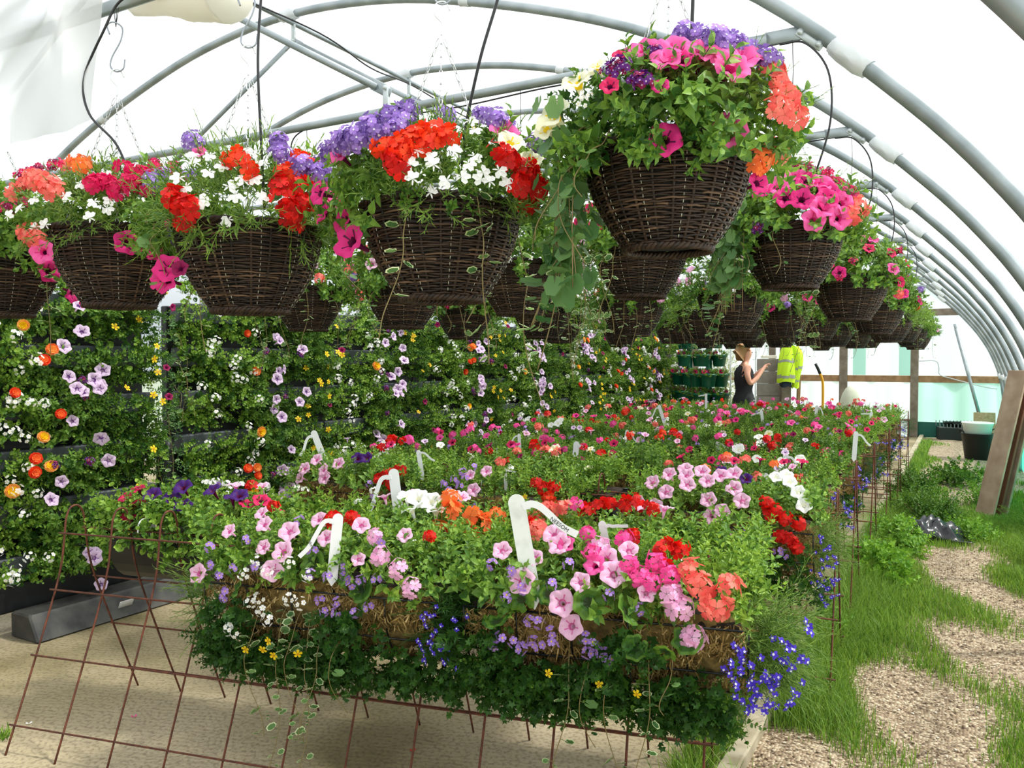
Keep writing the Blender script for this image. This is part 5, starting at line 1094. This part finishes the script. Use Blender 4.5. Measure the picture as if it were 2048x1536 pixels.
# ------------------------------------------------------------ far end: green stacked planter, person, block pillar, jacket, post, tools
def pot_mesh():
    m = MB(); m.add(*lathe([(.001, 0), (.105, 0), (.11, .006), (.145, .20), (.158, .205), (.160, .235), (.150, .236), (.140, .20), (.001, .19)], 26, close_bot=False)); return m.mesh('pot', M['greenplastic'])
ME_POT = pot_mesh()
P_, D_ = dome(46, .15, .15, .09, rgW, zlo=-.1); ME_PF = foliage('petunia', P_, D_, rgW.uniform(.06, .09, 46), rgW).mesh('pot_foliage', M['leaf_petunia'])
def planter_tower(x, y, label):
    t = thing('stacked_planter', label, 'planter', (x, y, 0), .3)
    m = MB(); m.add(*lathe([(.16, 0), (.17, .03), (.05, .05), (.045, 1.95), (.0, 1.97)], 18)); obj('centre_pole', m.mesh('centre_pole', M['greenplastic']), t)
    for k, z in enumerate((.12, .46, .78, 1.09, 1.40, 1.68)):
        R = .25 - .025 * k
        for i_ in range(4 if k < 4 else 3):
            a = i_ * 2 * PI / (4 if k < 4 else 3) + k * .5; s = 1.05 - .07 * k; c = (R * math.cos(a), R * math.sin(a), z)
            o = obj('pot', ME_POT, t, c, None, s); obj('petunia_foliage', ME_PF, o, (0, 0, .21))
            for q in range(2): flower(o, ('burgundy', 'crimson')[q] if k % 2 else 'burgundy', (rgW.uniform(-.12, .12), rgW.uniform(-.15, .05), .28), (rgW.normal(0, .3), -1, .7), 1.5)
    return t
planter_tower(-3.42, 12.25, 'stacked green planter tower with dark red petunias at the end of the flower wall')
planter_tower(-3.98, 13.1, 'second stacked green planter tower, half hidden behind the end of the flower wall')

def cloth_tube(prof, seed, nseg=40):
    """prof: (z, half width, half depth, centre x); a hollow folded garment"""
    rg = np.random.default_rng(seed); V = []; a = np.arange(nseg) * 2 * PI / nseg
    for k, (z, w, d, cx) in enumerate(prof): 
        f = 1 + .10 * np.sin(6 * a + k * .3 + seed) * (k / len(prof)) + .05 * np.sin(13 * a + k)
        V.append(np.stack([cx + w * f * np.cos(a), d * f * np.sin(a), z + .012 * np.sin(3 * a + seed)], 1))
    V = np.concatenate(V); n = len(prof); F = [(i_ * nseg + j, i_ * nseg + (j + 1) % nseg, (i_ + 1) * nseg + (j + 1) % nseg, (i_ + 1) * nseg + j) for i_ in range(n - 1) for j in range(nseg)]
    return V, F
def dens(prof, k=5):
    P = smooth([(a_[0], a_[1], a_[2]) for a_ in prof], k); X = smooth([(a_[3], 0, 0) for a_ in prof], k)[:, 0]; return [(p[0], p[1], p[2], x) for p, x in zip(P, X)]
# woman in black facing right, looking up at her raised hands
ex = Vector((math.cos(YAW), math.sin(YAW), 0)); ang_p = YAW
def skin_obj(name, J, E, mat, parent, sub=2, root=0):
    me = bpy.data.meshes.new(name); me.from_pydata([j[:3] for j in J], E, []); me.materials.append(M[mat]); o = obj(name, me, parent)
    sk = o.modifiers.new('skin', 'SKIN'); sk.use_smooth_shade = True
    for i_, j in enumerate(J): me.skin_vertices[0].data[i_].radius = (j[3], j[4] if len(j) > 4 else j[3])
    for i_ in range(len(J)): me.skin_vertices[0].data[i_].use_root = (i_ == root)
    ss = o.modifiers.new('sub', 'SUBSURF'); ss.levels = sub; ss.render_levels = sub; return o
person = thing('person', 'person in a black sleeveless dress, arms raised to the right, far behind the flower bed', 'person', (-2.83, 12.0, 0), ang_p); person.scale = (.95, .95, .95)
J = [(0, 0, .96, .12, .15), (0, 0, 1.10, .10, .125), (.0, 0, 1.28, .11, .145), (0, 0, 1.44, .09, .13), (.015, 0, 1.53, .05), (.035, 0, 1.60, .055), (.05, 0, 1.66, .075, .07), (.03, 0, 1.74, .08, .07), (.0, 0, 1.78, .05),
     (0, .155, 1.46, .05), (.02, .215, 1.33, .044), (.06, .22, 1.22, .040), (.18, .16, 1.30, .034), (.29, .10, 1.42, .026), (.32, .09, 1.45, .030),
     (0, -.155, 1.46, .05), (-.01, -.22, 1.33, .046), (.03, -.235, 1.21, .041), (.15, -.19, 1.31, .034), (.26, -.13, 1.45, .026), (.29, -.12, 1.49, .030),
     (0, .075, .84, .075), (.01, .08, .50, .055), (-.01, .095, .10, .042), (.0, .095, .045, .04), (.12, .10, .03, .032), (0, -.075, .84, .075), (.01, -.08, .50, .055), (-.01, -.095, .10, .042), (.0, -.095, .045, .04), (.12, -.10, .03, .032),
     (.115, 0, 1.675, .016)]
E_ = [(0, 1), (1, 2), (2, 3), (3, 4), (4, 5), (5, 6), (6, 7), (7, 8), (3, 9), (9, 10), (10, 11), (11, 12), (12, 13), (13, 14), (3, 15), (15, 16), (16, 17), (17, 18), (18, 19), (19, 20), (0, 21), (21, 22), (22, 23), (23, 24), (24, 25), (0, 26), (26, 27), (27, 28), (28, 29), (29, 30), (6, 31)]
n0 = len(J)
for hb, sy in ((14, 1), (20, -1)):            # five fingers each, closed around what the hand holds
    hx, hy, hz = J[hb][:3]
    for f_, (dy, ln) in enumerate(((-.026, .030), (-.012, .036), (.004, .038), (.018, .033))):
        a = len(J); J.append((hx + .035, hy + dy, hz + .022, .009)); J.append((hx + .035 + ln * .8, hy + dy * 1.1, hz + .030, .008)); J.append((hx + .04 + ln * .9, hy + dy * 1.1, hz + .006, .0075)); E_ += [(hb, a), (a, a + 1), (a + 1, a + 2)]
    a = len(J); J.append((hx + .012, hy - .035 * sy, hz + .012, .010)); J.append((hx + .036, hy - .04 * sy, hz + .026, .008)); E_ += [(hb, a), (a, a + 1)]
skin_obj('body', J, E_, 'skin', person)
m = MB(); V, F = cloth_tube(dens([(1.50, .055, .085, 0), (1.44, .115, .145, 0), (1.38, .135, .165, 0), (1.27, .14, .175, 0), (1.10, .125, .155, 0), (.98, .155, .19, 0), (.84, .165, .21, 0), (.62, .165, .22, 0), (.48, .17, .225, 0)]), 7)
m.add(V, F); obj('dress', m.mesh('dress', M['black_cloth']), person)
skin_obj('hair', [(-.02, 0, 1.70, .098, .098), (-.01, 0, 1.77, .095, .098), (.035, 0, 1.80, .07, .08), (-.07, 0, 1.66, .075), (-.11, 0, 1.56, .035)], [(0, 1), (1, 2), (0, 3), (3, 4)], 'hair', person)
m = MB()
for s_ in (-1, 1): V, F = lathe([(.001, -.008), (.006, -.006), (.0085, 0), (.006, .006), (.001, .008)], 10, close_bot=False); m.add(V + (.118, s_ * .028, 1.695), F)
obj('eye', m.mesh('eyes', M['ink']), person, label='dark eyes')
skin_obj('shoe', [(-.03, .095, .04, .04), (.06, .098, .035, .04), (.14, .10, .03, .03)], [(0, 1), (1, 2)], 'black_cloth', person, 1); skin_obj('shoe', [(-.03, -.095, .04, .04), (.06, -.098, .035, .04), (.14, -.10, .03, .03)], [(0, 1), (1, 2)], 'black_cloth', person, 1)
def cane(x, y, z1, label): m = MB(); m.add(*tube([(0, 0, 0), (.004, 0, z1 / 2), (0, 0, z1)], .012, 8)); o = obj('white_cane', m.mesh('white_cane', M['label']), None, (x, y, 0)); tag(o, label, 'cane', 'white canes at the far end')
pc = unproj(1511, 740, 12.35); cane(pc.x, pc.y, 1.74, 'thin white cane standing just right of the person')
pc = unproj(1461, 740, 12.6); cane(pc.x, pc.y, 1.66, 'thin white cane standing just left of the person')
# variegated shrub left of the person
t = thing('variegated_shrub', 'pale variegated shrub in front of the grey stone, left of the person', 'plant', (*unproj(1450, 740, 13.3)[:2], 0))
m = MB(); m.add(*lathe([(.001, 0), (.13, 0), (.17, .28), (.16, .28), (.001, .26)], 20, close_bot=False)); obj('pot', m.mesh('pot', M['blackplastic']), t)
P_, D_ = dome(420, .26, .26, .75, rgW, zlo=-.9, shell=.4, zoff=1.05); obj('foliage', foliage('bacopa', P_, D_, rgW.uniform(.07, .12, 420), rgW).mesh('shrub', leafmat('leaf_cream', (150, 160, 110), (226, 226, 200))), t)
m = MB(); m.add(*tube([(0, 0, .25), (.02, 0, .8), (0, .02, 1.4)], .015, 6)); obj('stem', m.mesh('shrub_stem', M['stem']), t)
# block pillar
bp = unproj(1537, 760, 14.2); b = thing('block_pillar', 'grey concrete block pillar right of the person', 'pillar', (bp.x, bp.y, 0), .25)
m = MB(); m.add(*bevelbox(0, 0, .107, .40, .20, .21, .006)); ME_BLK = m.mesh('concrete_block', M['block'], False)
for k in range(7): obj('concrete_block', ME_BLK, b, (.004 * (-1) ** k, 0, .218 * k))
o = obj('cream_box', MB().add(*bevelbox(0, 0, .025, .26, .16, .05, .006)).mesh('cream_box', M['rollsheet'], False), None, (bp.x, bp.y, 1.53), (0, 0, .3)); tag(o, 'small cream box lying on top of the block pillar', 'box')
# timber post carrying the jacket
pp = unproj(1571, 720, 14.0)
m = MB(); m.add(*bevelbox(0, 0, 1.2, .17, .12, 2.4, .008)); tag(obj('timber_post', m.mesh('timber_post', M['timber'], False), None, (pp.x, pp.y, 0), (0, 0, YAW)), 'broad grey timber post behind the yellow jacket', 'post')
pj = unproj(1594, 760, 13.95); m = MB(); m.add(*bevelbox(0, 0, .62, .055, .05, 1.24, .006)); tag(obj('timber_post', m.mesh('slim_post', M['rail'], False), None, (pj.x, pj.y, 0), (0, .03, YAW)), 'slim brown timber stake under the yellow jacket', 'post')
t = thing('hi_vis_jacket', 'fluorescent yellow hi-vis jacket with grey bands hanging on the timber post', 'jacket', (*unproj(1583, 720, 13.8)[:2], 0), YAW)
BD = dens([(1.88, .03, .03, -.03), (1.80, .06, .05, -.06), (1.62, .11, .08, -.08), (1.42, .14, .09, -.09), (1.22, .16, .09, -.08), (1.12, .155, .09, -.07)]); BV, BF = cloth_tube(BD, 1)
zc = BV[BF][:, :, 2].mean(1); bands = ((zc > 1.19) & (zc < 1.24)) | ((zc > 1.46) & (zc < 1.51)); BF = np.array(BF)
m = MB(); m.add(BV, BF[~bands]); obj('jacket_body', m.mesh('jacket_body', M['hivis']), t); m = MB(); m.add(BV * (1.01, 1.05, 1), BF[bands]); obj('reflective_band', m.mesh('bands', M['reflect']), t, label='grey reflective band')
SD = dens([(1.74, .06, .05, .05), (1.60, .085, .06, .10), (1.40, .08, .06, .11), (1.20, .065, .05, .08), (1.06, .06, .045, .07), (1.02, .055, .045, .07)]); SV, SF = cloth_tube(SD, 2); SF = np.array(SF); zc = SV[SF][:, :, 2].mean(1); bands = ((zc > 1.12) & (zc < 1.17)) | ((zc > 1.34) & (zc < 1.38))
m = MB(); m.add(SV, SF[~bands]); obj('sleeve', m.mesh('sleeve', M['hivis']), t); m = MB(); m.add(SV + (.0, -.003, 0), SF[bands]); obj('reflective_band', m.mesh('sleeve_bands', M['reflect']), t, label='grey reflective band')
m = MB(); m.add(*cloth_tube(dens([(1.16, .10, .05, -.10), (1.08, .10, .05, -.10), (1.04, .09, .05, -.09)]), 5)); obj('lining', m.mesh('lining', M['navy']), t, label='navy lining below the hem')
# yellow handled tool, pale sack
pt = unproj(1640, 760, 13.0); t = thing('barrow_handle', 'curved yellow tool handle with a black grip rising behind the bed', 'tool', (pt.x, pt.y, 0), YAW)
m = MB(); m.add(*tube(smooth([(.05, 0, 0), (.05, 0, .6), (.05, 0, 1.0), (.04, 0, 1.17), (-.0, 0, 1.28)], 5), .022, 8)); obj('shaft', m.mesh('shaft', M['toolyellow']), t); m = MB(); m.add(*tube([(.0, 0, 1.28), (-.035, 0, 1.36), (-.075, 0, 1.44)], .024, 8)); obj('grip', m.mesh('grip', M['bin']), t)
ps = unproj(1700, 775, 15.0); m = MB(); pr = [(.001, 1.16), (.12, 1.14), (.26, 1.05), (.36, .9), (.42, .5), (.44, .0)][::-1]; V, F = lathe(pr, 26); V = np.array(V); V += np.stack([.02 * np.sin(V[:, 2] * 9 + V[:, 1] * 7), .02 * np.sin(V[:, 0] * 11), .03 * np.sin(V[:, 0] * 8 + 1)], 1); V[:, 2] = np.maximum(V[:, 2], 0); m.add(V * (.5, .5, .86), F); tag(obj('sack_heap', m.mesh('sack_heap', M['sack']), None, (ps.x, ps.y, 0)), 'pale grey-green covered heap against the end wall', 'sack')
# right corner: trays, boards, bucket and tub, planks, bag
def seed_tray(cx, cy, z, rz, label, nx=6, ny=3, legs=True, tilt=0):
    t = thing('seed_tray', label, 'seed tray', (cx, cy, z), rz, 'black seed trays'); m = MB()
    W, D = .36, .24
    for i_ in range(nx + 1): m.add(*box(-W / 2 + i_ * W / nx, 0, .03, .006, D, .02))
    for j in range(ny + 1): m.add(*box(0, -D / 2 + j * D / ny, .03, W, .006, .02))
    m.add(*box(0, 0, .022, W, D, .003)); obj('tray_rim', m.mesh('tray_rim', M['traymat'], False), t); m = MB()
    for i_ in range(nx):
        for j in range(ny): V, F = lathe([(.001, -.03), (.012, -.03), (.022, .021)], 6, close_bot=False); m.add(np.array(V) + (-W / 2 + (i_ + .5) * W / nx, -D / 2 + (j + .5) * D / ny, 0), F)
    obj('cells', m.mesh('cells', M['traymat'], False), t); t.rotation_euler = (tilt, 0, rz); return t
pr_ = unproj(1915, 858, 15.2); 
m = MB(); m.add(*bevelbox(0, 0, .12, .66, .40, .24, .01)); 
t = thing('black_crate', 'low black crate holding the seed trays by the end wall', 'crate', (pr_.x, pr_.y, 0), .2); obj('crate_body', m.mesh('crate_body', M['traymat'], False), t); m = MB()
for i_ in range(12): m.add(*box(-.33 + i_ * .06, -.2, .27, .012, .012, .07)); m.add(*box(-.33 + i_ * .06, .2, .30, .012, .012, .10))
obj('crate_teeth', m.mesh('crate_teeth', M['drain'], False), t, label='row of grey pegs along the rim')
seed_tray(pr_.x - .05, pr_.y + .1, .29, .2, 'black seed tray on the crate, topmost of the stack', legs=True)
seed_tray(pr_.x + .1, pr_.y - .02, .275, .1, 'black seed tray lying flat in the crate')
pb = unproj(1864, 835, 16.2); m = MB(); m.add(*bevelbox(0, 0, .36, .26, .02, .72, .004)); t = thing('notice_board', 'small brown board with a grey sheet on it, leaning left of the seed trays', 'board', (pb.x, pb.y, .0), YAW); t.rotation_euler = (-.12, 0, .2)
obj('board_panel', m.mesh('board_panel', M['cork'], False), t); m = MB(); m.add(*bevelbox(-.03, -.013, .42, .18, .003, .30, .001)); obj('paper_sheet', m.mesh('paper_sheet', M['paper'], False), t)
po = unproj(1970, 850, 14.2); m = MB(); m.add(*bevelbox(0, 0, .29, .34, .018, .58, .003)); o = obj('chipboard_panel', m.mesh('chipboard', M['osb'], False), None, (po.x, po.y, 0)); o.rotation_euler = (-.15, .0, .12); tag(o, 'square chipboard panel leaning behind the white bucket', 'board')
pk = unproj(1954, 915, 12.2); t = thing('rubber_tub', 'black rubber tub with handles on the gravel beside the leaning planks', 'tub', (pk.x, pk.y, 0), .4)
m = MB(); m.add(*lathe([(.001, 0), (.155, 0), (.165, .01), (.215, .38), (.225, .385), (.225, .40), (.207, .40), (.155, .02), (.001, .015)], 36, close_bot=False)); obj('tub_body', m.mesh('tub_body', M['bin']), t)
for s_ in (-1, 1): m = MB(); m.add(*tube(smooth([(s_ * .20, -.06, .37), (s_ * .235, -.055, .44), (s_ * .24, 0, .46), (s_ * .235, .055, .44), (s_ * .20, .06, .37)], 5), .010, 8)); obj('handle', m.mesh('handle', M['bin']), t)
t = thing('white_bucket', 'white plastic bucket standing inside the black rubber tub', 'bucket', (pk.x, pk.y, .085)); m = MB(); m.add(*lathe([(.001, 0), (.135, 0), (.14, .01), (.20, .43), (.208, .432), (.208, .455), (.216, .458), (.216, .475), (.204, .478), (.192, .43), (.135, .02), (.001, .015)], 36, close_bot=False)); obj('bucket_body', m.mesh('bucket_body', M['bucket']), t)
def plank(b, tp, w, th, mat, label, yawp=None):
    b, tp = Vector(b), Vector(tp); d = tp - b; L = d.length; m = MB(); m.add(*bevelbox(0, 0, L / 2, w, th, L, .003)); o = obj('leaning_plank', m.mesh('plank', M[mat], False), None, b)
    q = d.to_track_quat('Z', 'Y'); o.rotation_euler = q.to_euler()
    return tag(o, label, 'plank', 'planks leaning on the hoop')
plank((.17, 8.75, .0), (.44, 8.98, 1.40), .22, .022, 'wood', 'wide pale plank leaning on the hoop, frontmost of three')
plank((.24, 8.85, .0), (.50, 9.04, 1.40), .20, .022, 'wooddark', 'dark reddish plank just behind the wide pale one')
plank((.30, 8.92, .0), (.56, 9.10, 1.40), .20, .022, 'wood', 'pale plank at the back of the three leaning planks')
gp = unproj(1852, 1075, 6.75); m = MB(); rg = np.random.default_rng(8); nx, ny = 26, 18; V = []
for j in range(ny):
    for i_ in range(nx):
        u, v = i_ / (nx - 1) * 2 - 1, j / (ny - 1) * 2 - 1; h = max(0, 1 - (abs(u) ** 2.2 + abs(v) ** 2)) ** .7 * .12; h += (.02 * math.sin(u * 9 + v * 5) + .015 * math.sin(u * 17 - v * 8)) * (h > 0) * min(1, h * 14); V.append((u * .30 + .02 * math.sin(v * 4), v * .17 + .02 * math.sin(u * 6), max(.014, h * 1.2 + .03)))
F = [(j * nx + i_, j * nx + i_ + 1, (j + 1) * nx + i_ + 1, (j + 1) * nx + i_) for j in range(ny - 1) for i_ in range(nx - 1)]; m.add(V, F); o = obj('plastic_bag', m.mesh('plastic_bag', M['bag']), None, (gp.x, gp.y, 0), (0, 0, .3)); tag(o, 'crumpled black plastic bag lying in the grass of the path', 'bag')
so = o.modifiers.new('sol', 'SOLIDIFY'); so.thickness = .003

# ------------------------------------------------------------ grass and weeds of the path
rgG = np.random.default_rng(99)
def gmask(x, y):
    n = np.sin(x * 5.1 + y * 1.7) + np.sin(y * 2.3 - x * 3.3 + 1.1) + .8 * np.sin(x * 9 + y * 4.4 + 2) + .6 * np.sin(y * 6.1 + x * 2)
    edge = (2.4 - 4.4 / (1 + np.exp((y - 3.35) * 9))) * np.exp(-((x + .60) / .22) ** 2) + 1.3 * np.exp(-((x - .66) / .16) ** 2) - 1.15 * np.exp(-((x - .02) / .26) ** 2)
    far = 1.6 * np.exp(-((y - 8.6) / 1.6) ** 2) - 2.2 * (y > 10.6) * (x > -.5)
    return n * .75 + edge + far + .35
def blades(n, x0, x1, y0, y1, hs, name, label, dense=True, seed=0, tall=0.0, curve=.45, wid=.0026):
    rg = np.random.default_rng(seed); x = rg.uniform(x0, x1, n * 3); y = y0 + (y1 - y0) * rg.uniform(0, 1, n * 3) ** 1.6
    g = gmask(x, y) + rg.normal(0, .45, n * 3); k = (g > .15) & (abs(x + .72) > .03); x, y, g = x[k][:n], y[k][:n], g[k][:n]; m = len(x)
    h = hs * rg.uniform(.4, 1.2, m) * np.clip(.55 + g * .28, .4, 1.5) + tall * np.exp(-((x + .62) / .16) ** 2) * rg.uniform(.2, 1, m)
    a = rg.uniform(0, 2 * PI, m); w = wid * (1 + y * .12); L = curve * rg.uniform(.3, 1.3, m) * h; dx, dy = np.cos(a), np.sin(a); px, py = -dy * w / 2, dx * w / 2
    z = np.full(m, .0); B = lambda s, zz, q: np.stack([x + dx * L * s * s + px * q, y + dy * L * s * s + py * q, z + zz * h], 1)
    V = np.stack([B(0, 0, 1), B(0, 0, -1), B(.5, .55, .8), B(.5, .55, -.8), B(1, .92, 0)], 1).reshape(-1, 3); o_ = (np.arange(m) * 5)[:, None]
    mb = MB(); mb.add(V, o_ + np.array([[0, 1, 3, 2]])); mb.F.append((o_ + np.array([[2, 3, 4]]), 0)); return tag(obj(name, mb.mesh(name, M['grass'])), label, 'grass', None, 'stuff')
blades(90000, -.68, .68, 1.6, 9.5, .075, 'grass', 'patchy short green grass growing through the gravel path', seed=1)
blades(15000, -.68, -.34, 1.9, 8.0, .10, 'tall_grass', 'taller feathery grass along the edging board', seed=2, tall=.16, curve=.8, wid=.002)
blades(14000, -.66, .66, 8.5, 16.5, .08, 'grass', 'grass in the far part of the gravel path', seed=3, wid=.004)
x = rgG.uniform(-.90, -.77, 2600); y = rgG.uniform(2.3, 4.4, 2600); kk = np.sin(y * 7) + rgG.normal(0, .5, 2600) > -.6; x, y = x[kk], y[kk]; m_ = len(x); mb = MB(); scatter(mb, T_needle(w=.022, bend=-.3), np.stack([x, y, 0 * x], 1), norm(np.stack([rgG.normal(0, .45, m_), rgG.normal(0, .45, m_), np.ones(m_)], 1)), rgG.normal(0, 1, (m_, 3)), rgG.uniform(.05, .19, m_)); tag(obj('grass', mb.mesh('slab_grass', M['grass'])), 'feathery grass between the concrete slab and the pale edging board', 'grass', None, 'stuff')
# tuft of grass out of a joint in the slab, lower left
x = rgG.uniform(-3.95, -3.28, 900); y = 1.70 + (x + 3.95) * .09 + rgG.normal(0, .02, 900); mb = MB(); scatter(mb, T_needle(w=.10, bend=-.1), np.stack([x, y, 0 * x], 1), norm(np.stack([rgG.normal(0, .5, 900), rgG.normal(0, .5, 900), np.ones(900)], 1)), rgG.normal(0, 1, (900, 3)), rgG.uniform(.015, .05, 900)); tag(obj('grass', mb.mesh('tuft', M['grass'])), 'thin strip of grass in a joint of the concrete, lower left corner', 'grass', None, 'stuff')
def weed(x, y, R, H, n, kind, mat, label, size=.07):
    rg = np.random.default_rng(int(abs(x * 100) + y * 37)); P, D = dome(n, R, R, H, rg, zlo=.0, shell=.3); t = thing('weed', label, 'weed', (x, y, 0), 0, 'weeds on the path')
    obj('leafy_foliage', foliage(kind, P, D, size * rg.uniform(.7, 1.2, len(P)), rg, up=.4).mesh('weed', M[mat]), t); m = MB()
    for k in range(7): a = k * .9; m.add(*tube([(0, 0, 0), (R * .3 * math.cos(a), R * .3 * math.sin(a), H * .4), (R * .6 * math.cos(a), R * .6 * math.sin(a), H * .75)], .002, 4))
    obj('stems', m.mesh('weed_stems', M['stem']), t)
for k, (x, y, R, H, n, kind, mat, sz, lab) in enumerate(((-.50, 5.9, .20, .22, 200, 'cut', 'weed', .11, 'broad clump of bright green weeds beside the edging board, nearest one'), (-.46, 6.9, .22, .26, 260, 'petunia', 'weed', .11, 'wide leafy weed clump left of the black bag'), (-.30, 8.2, .36, .30, 300, 'pointed', 'leaf', .12, 'dark leafy weeds on the path short of the black tub'), (-.48, 9.8, .24, .34, 200, 'pointed', 'leaf', .12, 'tall weeds by the edging board beyond the black bag'),
        (.02, 7.75, .24, .10, 160, 'bacopa', 'weed', .09, 'low pale green weeds right behind the black bag'), (.22, 9.6, .22, .26, 160, 'pointed', 'weed', .11, 'weeds around the foot of the leaning planks'), (.52, 7.0, .16, .26, 160, 'feather', 'grass', .16, 'feathery weed against the right wall'), (.54, 8.2, .16, .30, 160, 'feather', 'grass', .16, 'tall feathery weed to the right of the leaning planks'), (.50, 4.9, .14, .2, 120, 'feather', 'grass', .13, 'small feathery weed at the right edge of the picture'),
        (-.62, 4.55, .09, .16, 40, 'petunia', 'weed', .10, 'young broad-leaved weed inside the second stand'), (-.06, 11.0, .28, .22, 160, 'cut', 'leaf', .12, 'weeds in front of the black tub'))):
    weed(x, y, R, H, n, kind, mat, lab, sz)
# loose pebbles
x = rgG.uniform(-.66, .68, 9000); y = 1.9 + 6.5 * rgG.uniform(0, 1, 9000) ** 1.5; k = gmask(x, y) < .5; x, y = x[k], y[k]; mb = MB(); Vp = np.array([[1, 0, 0], [-1, 0, 0], [0, 1, 0], [0, -1, 0], [0, 0, .6], [0, 0, -.6], [.6, .6, .2], [-.6, .6, .2], [-.6, -.6, .2], [.6, -.6, .2]], float); Fp = np.array([[4, 0, 6], [4, 6, 2], [4, 2, 7], [4, 7, 1], [4, 1, 8], [4, 8, 3], [4, 3, 9], [4, 9, 0], [5, 6, 0], [5, 2, 6], [5, 7, 2], [5, 1, 7], [5, 8, 1], [5, 3, 8], [5, 9, 3], [5, 0, 9]])
scatter(mb, [(Vp, Fp, 0)], np.stack([x, y, rgG.uniform(.0, .008, len(x)) + bumpy(x, y)], 1), rgG.normal(0, 1, (len(x), 3)) * (1, 1, .2), np.tile([0, 0, 1.], (len(x), 1)) + rgG.normal(0, .2, (len(x), 3)), rgG.uniform(.003, .008, len(x))); tag(obj('pebbles', mb.mesh('pebbles', M['pebble'], False)), 'loose tan and white pebbles on the gravel path', 'gravel', None, 'stuff')
# fallen petals
for px, py, key, lab in ((826, 1502, 'red', 'red fallen petals on the concrete in front of the nearest stand'), (268, 1434, 'hotpink', 'small pink fallen petal on the concrete behind the nearest stand'), (58, 1448, 'white', 'white fallen petal on the concrete, lower left')):
    d = 1.5 * 1615 / (py - 720); p = unproj(px, py, d); m = MB(); petals5(m, np.zeros(3), (0, 1, 0), (0, 0, 1), .013, n=3, cupz=.3); o = obj('fallen_petal', m.mesh('fallen_petal', M[key]), None, (p.x, p.y, .003)); tag(o, lab, 'petal')
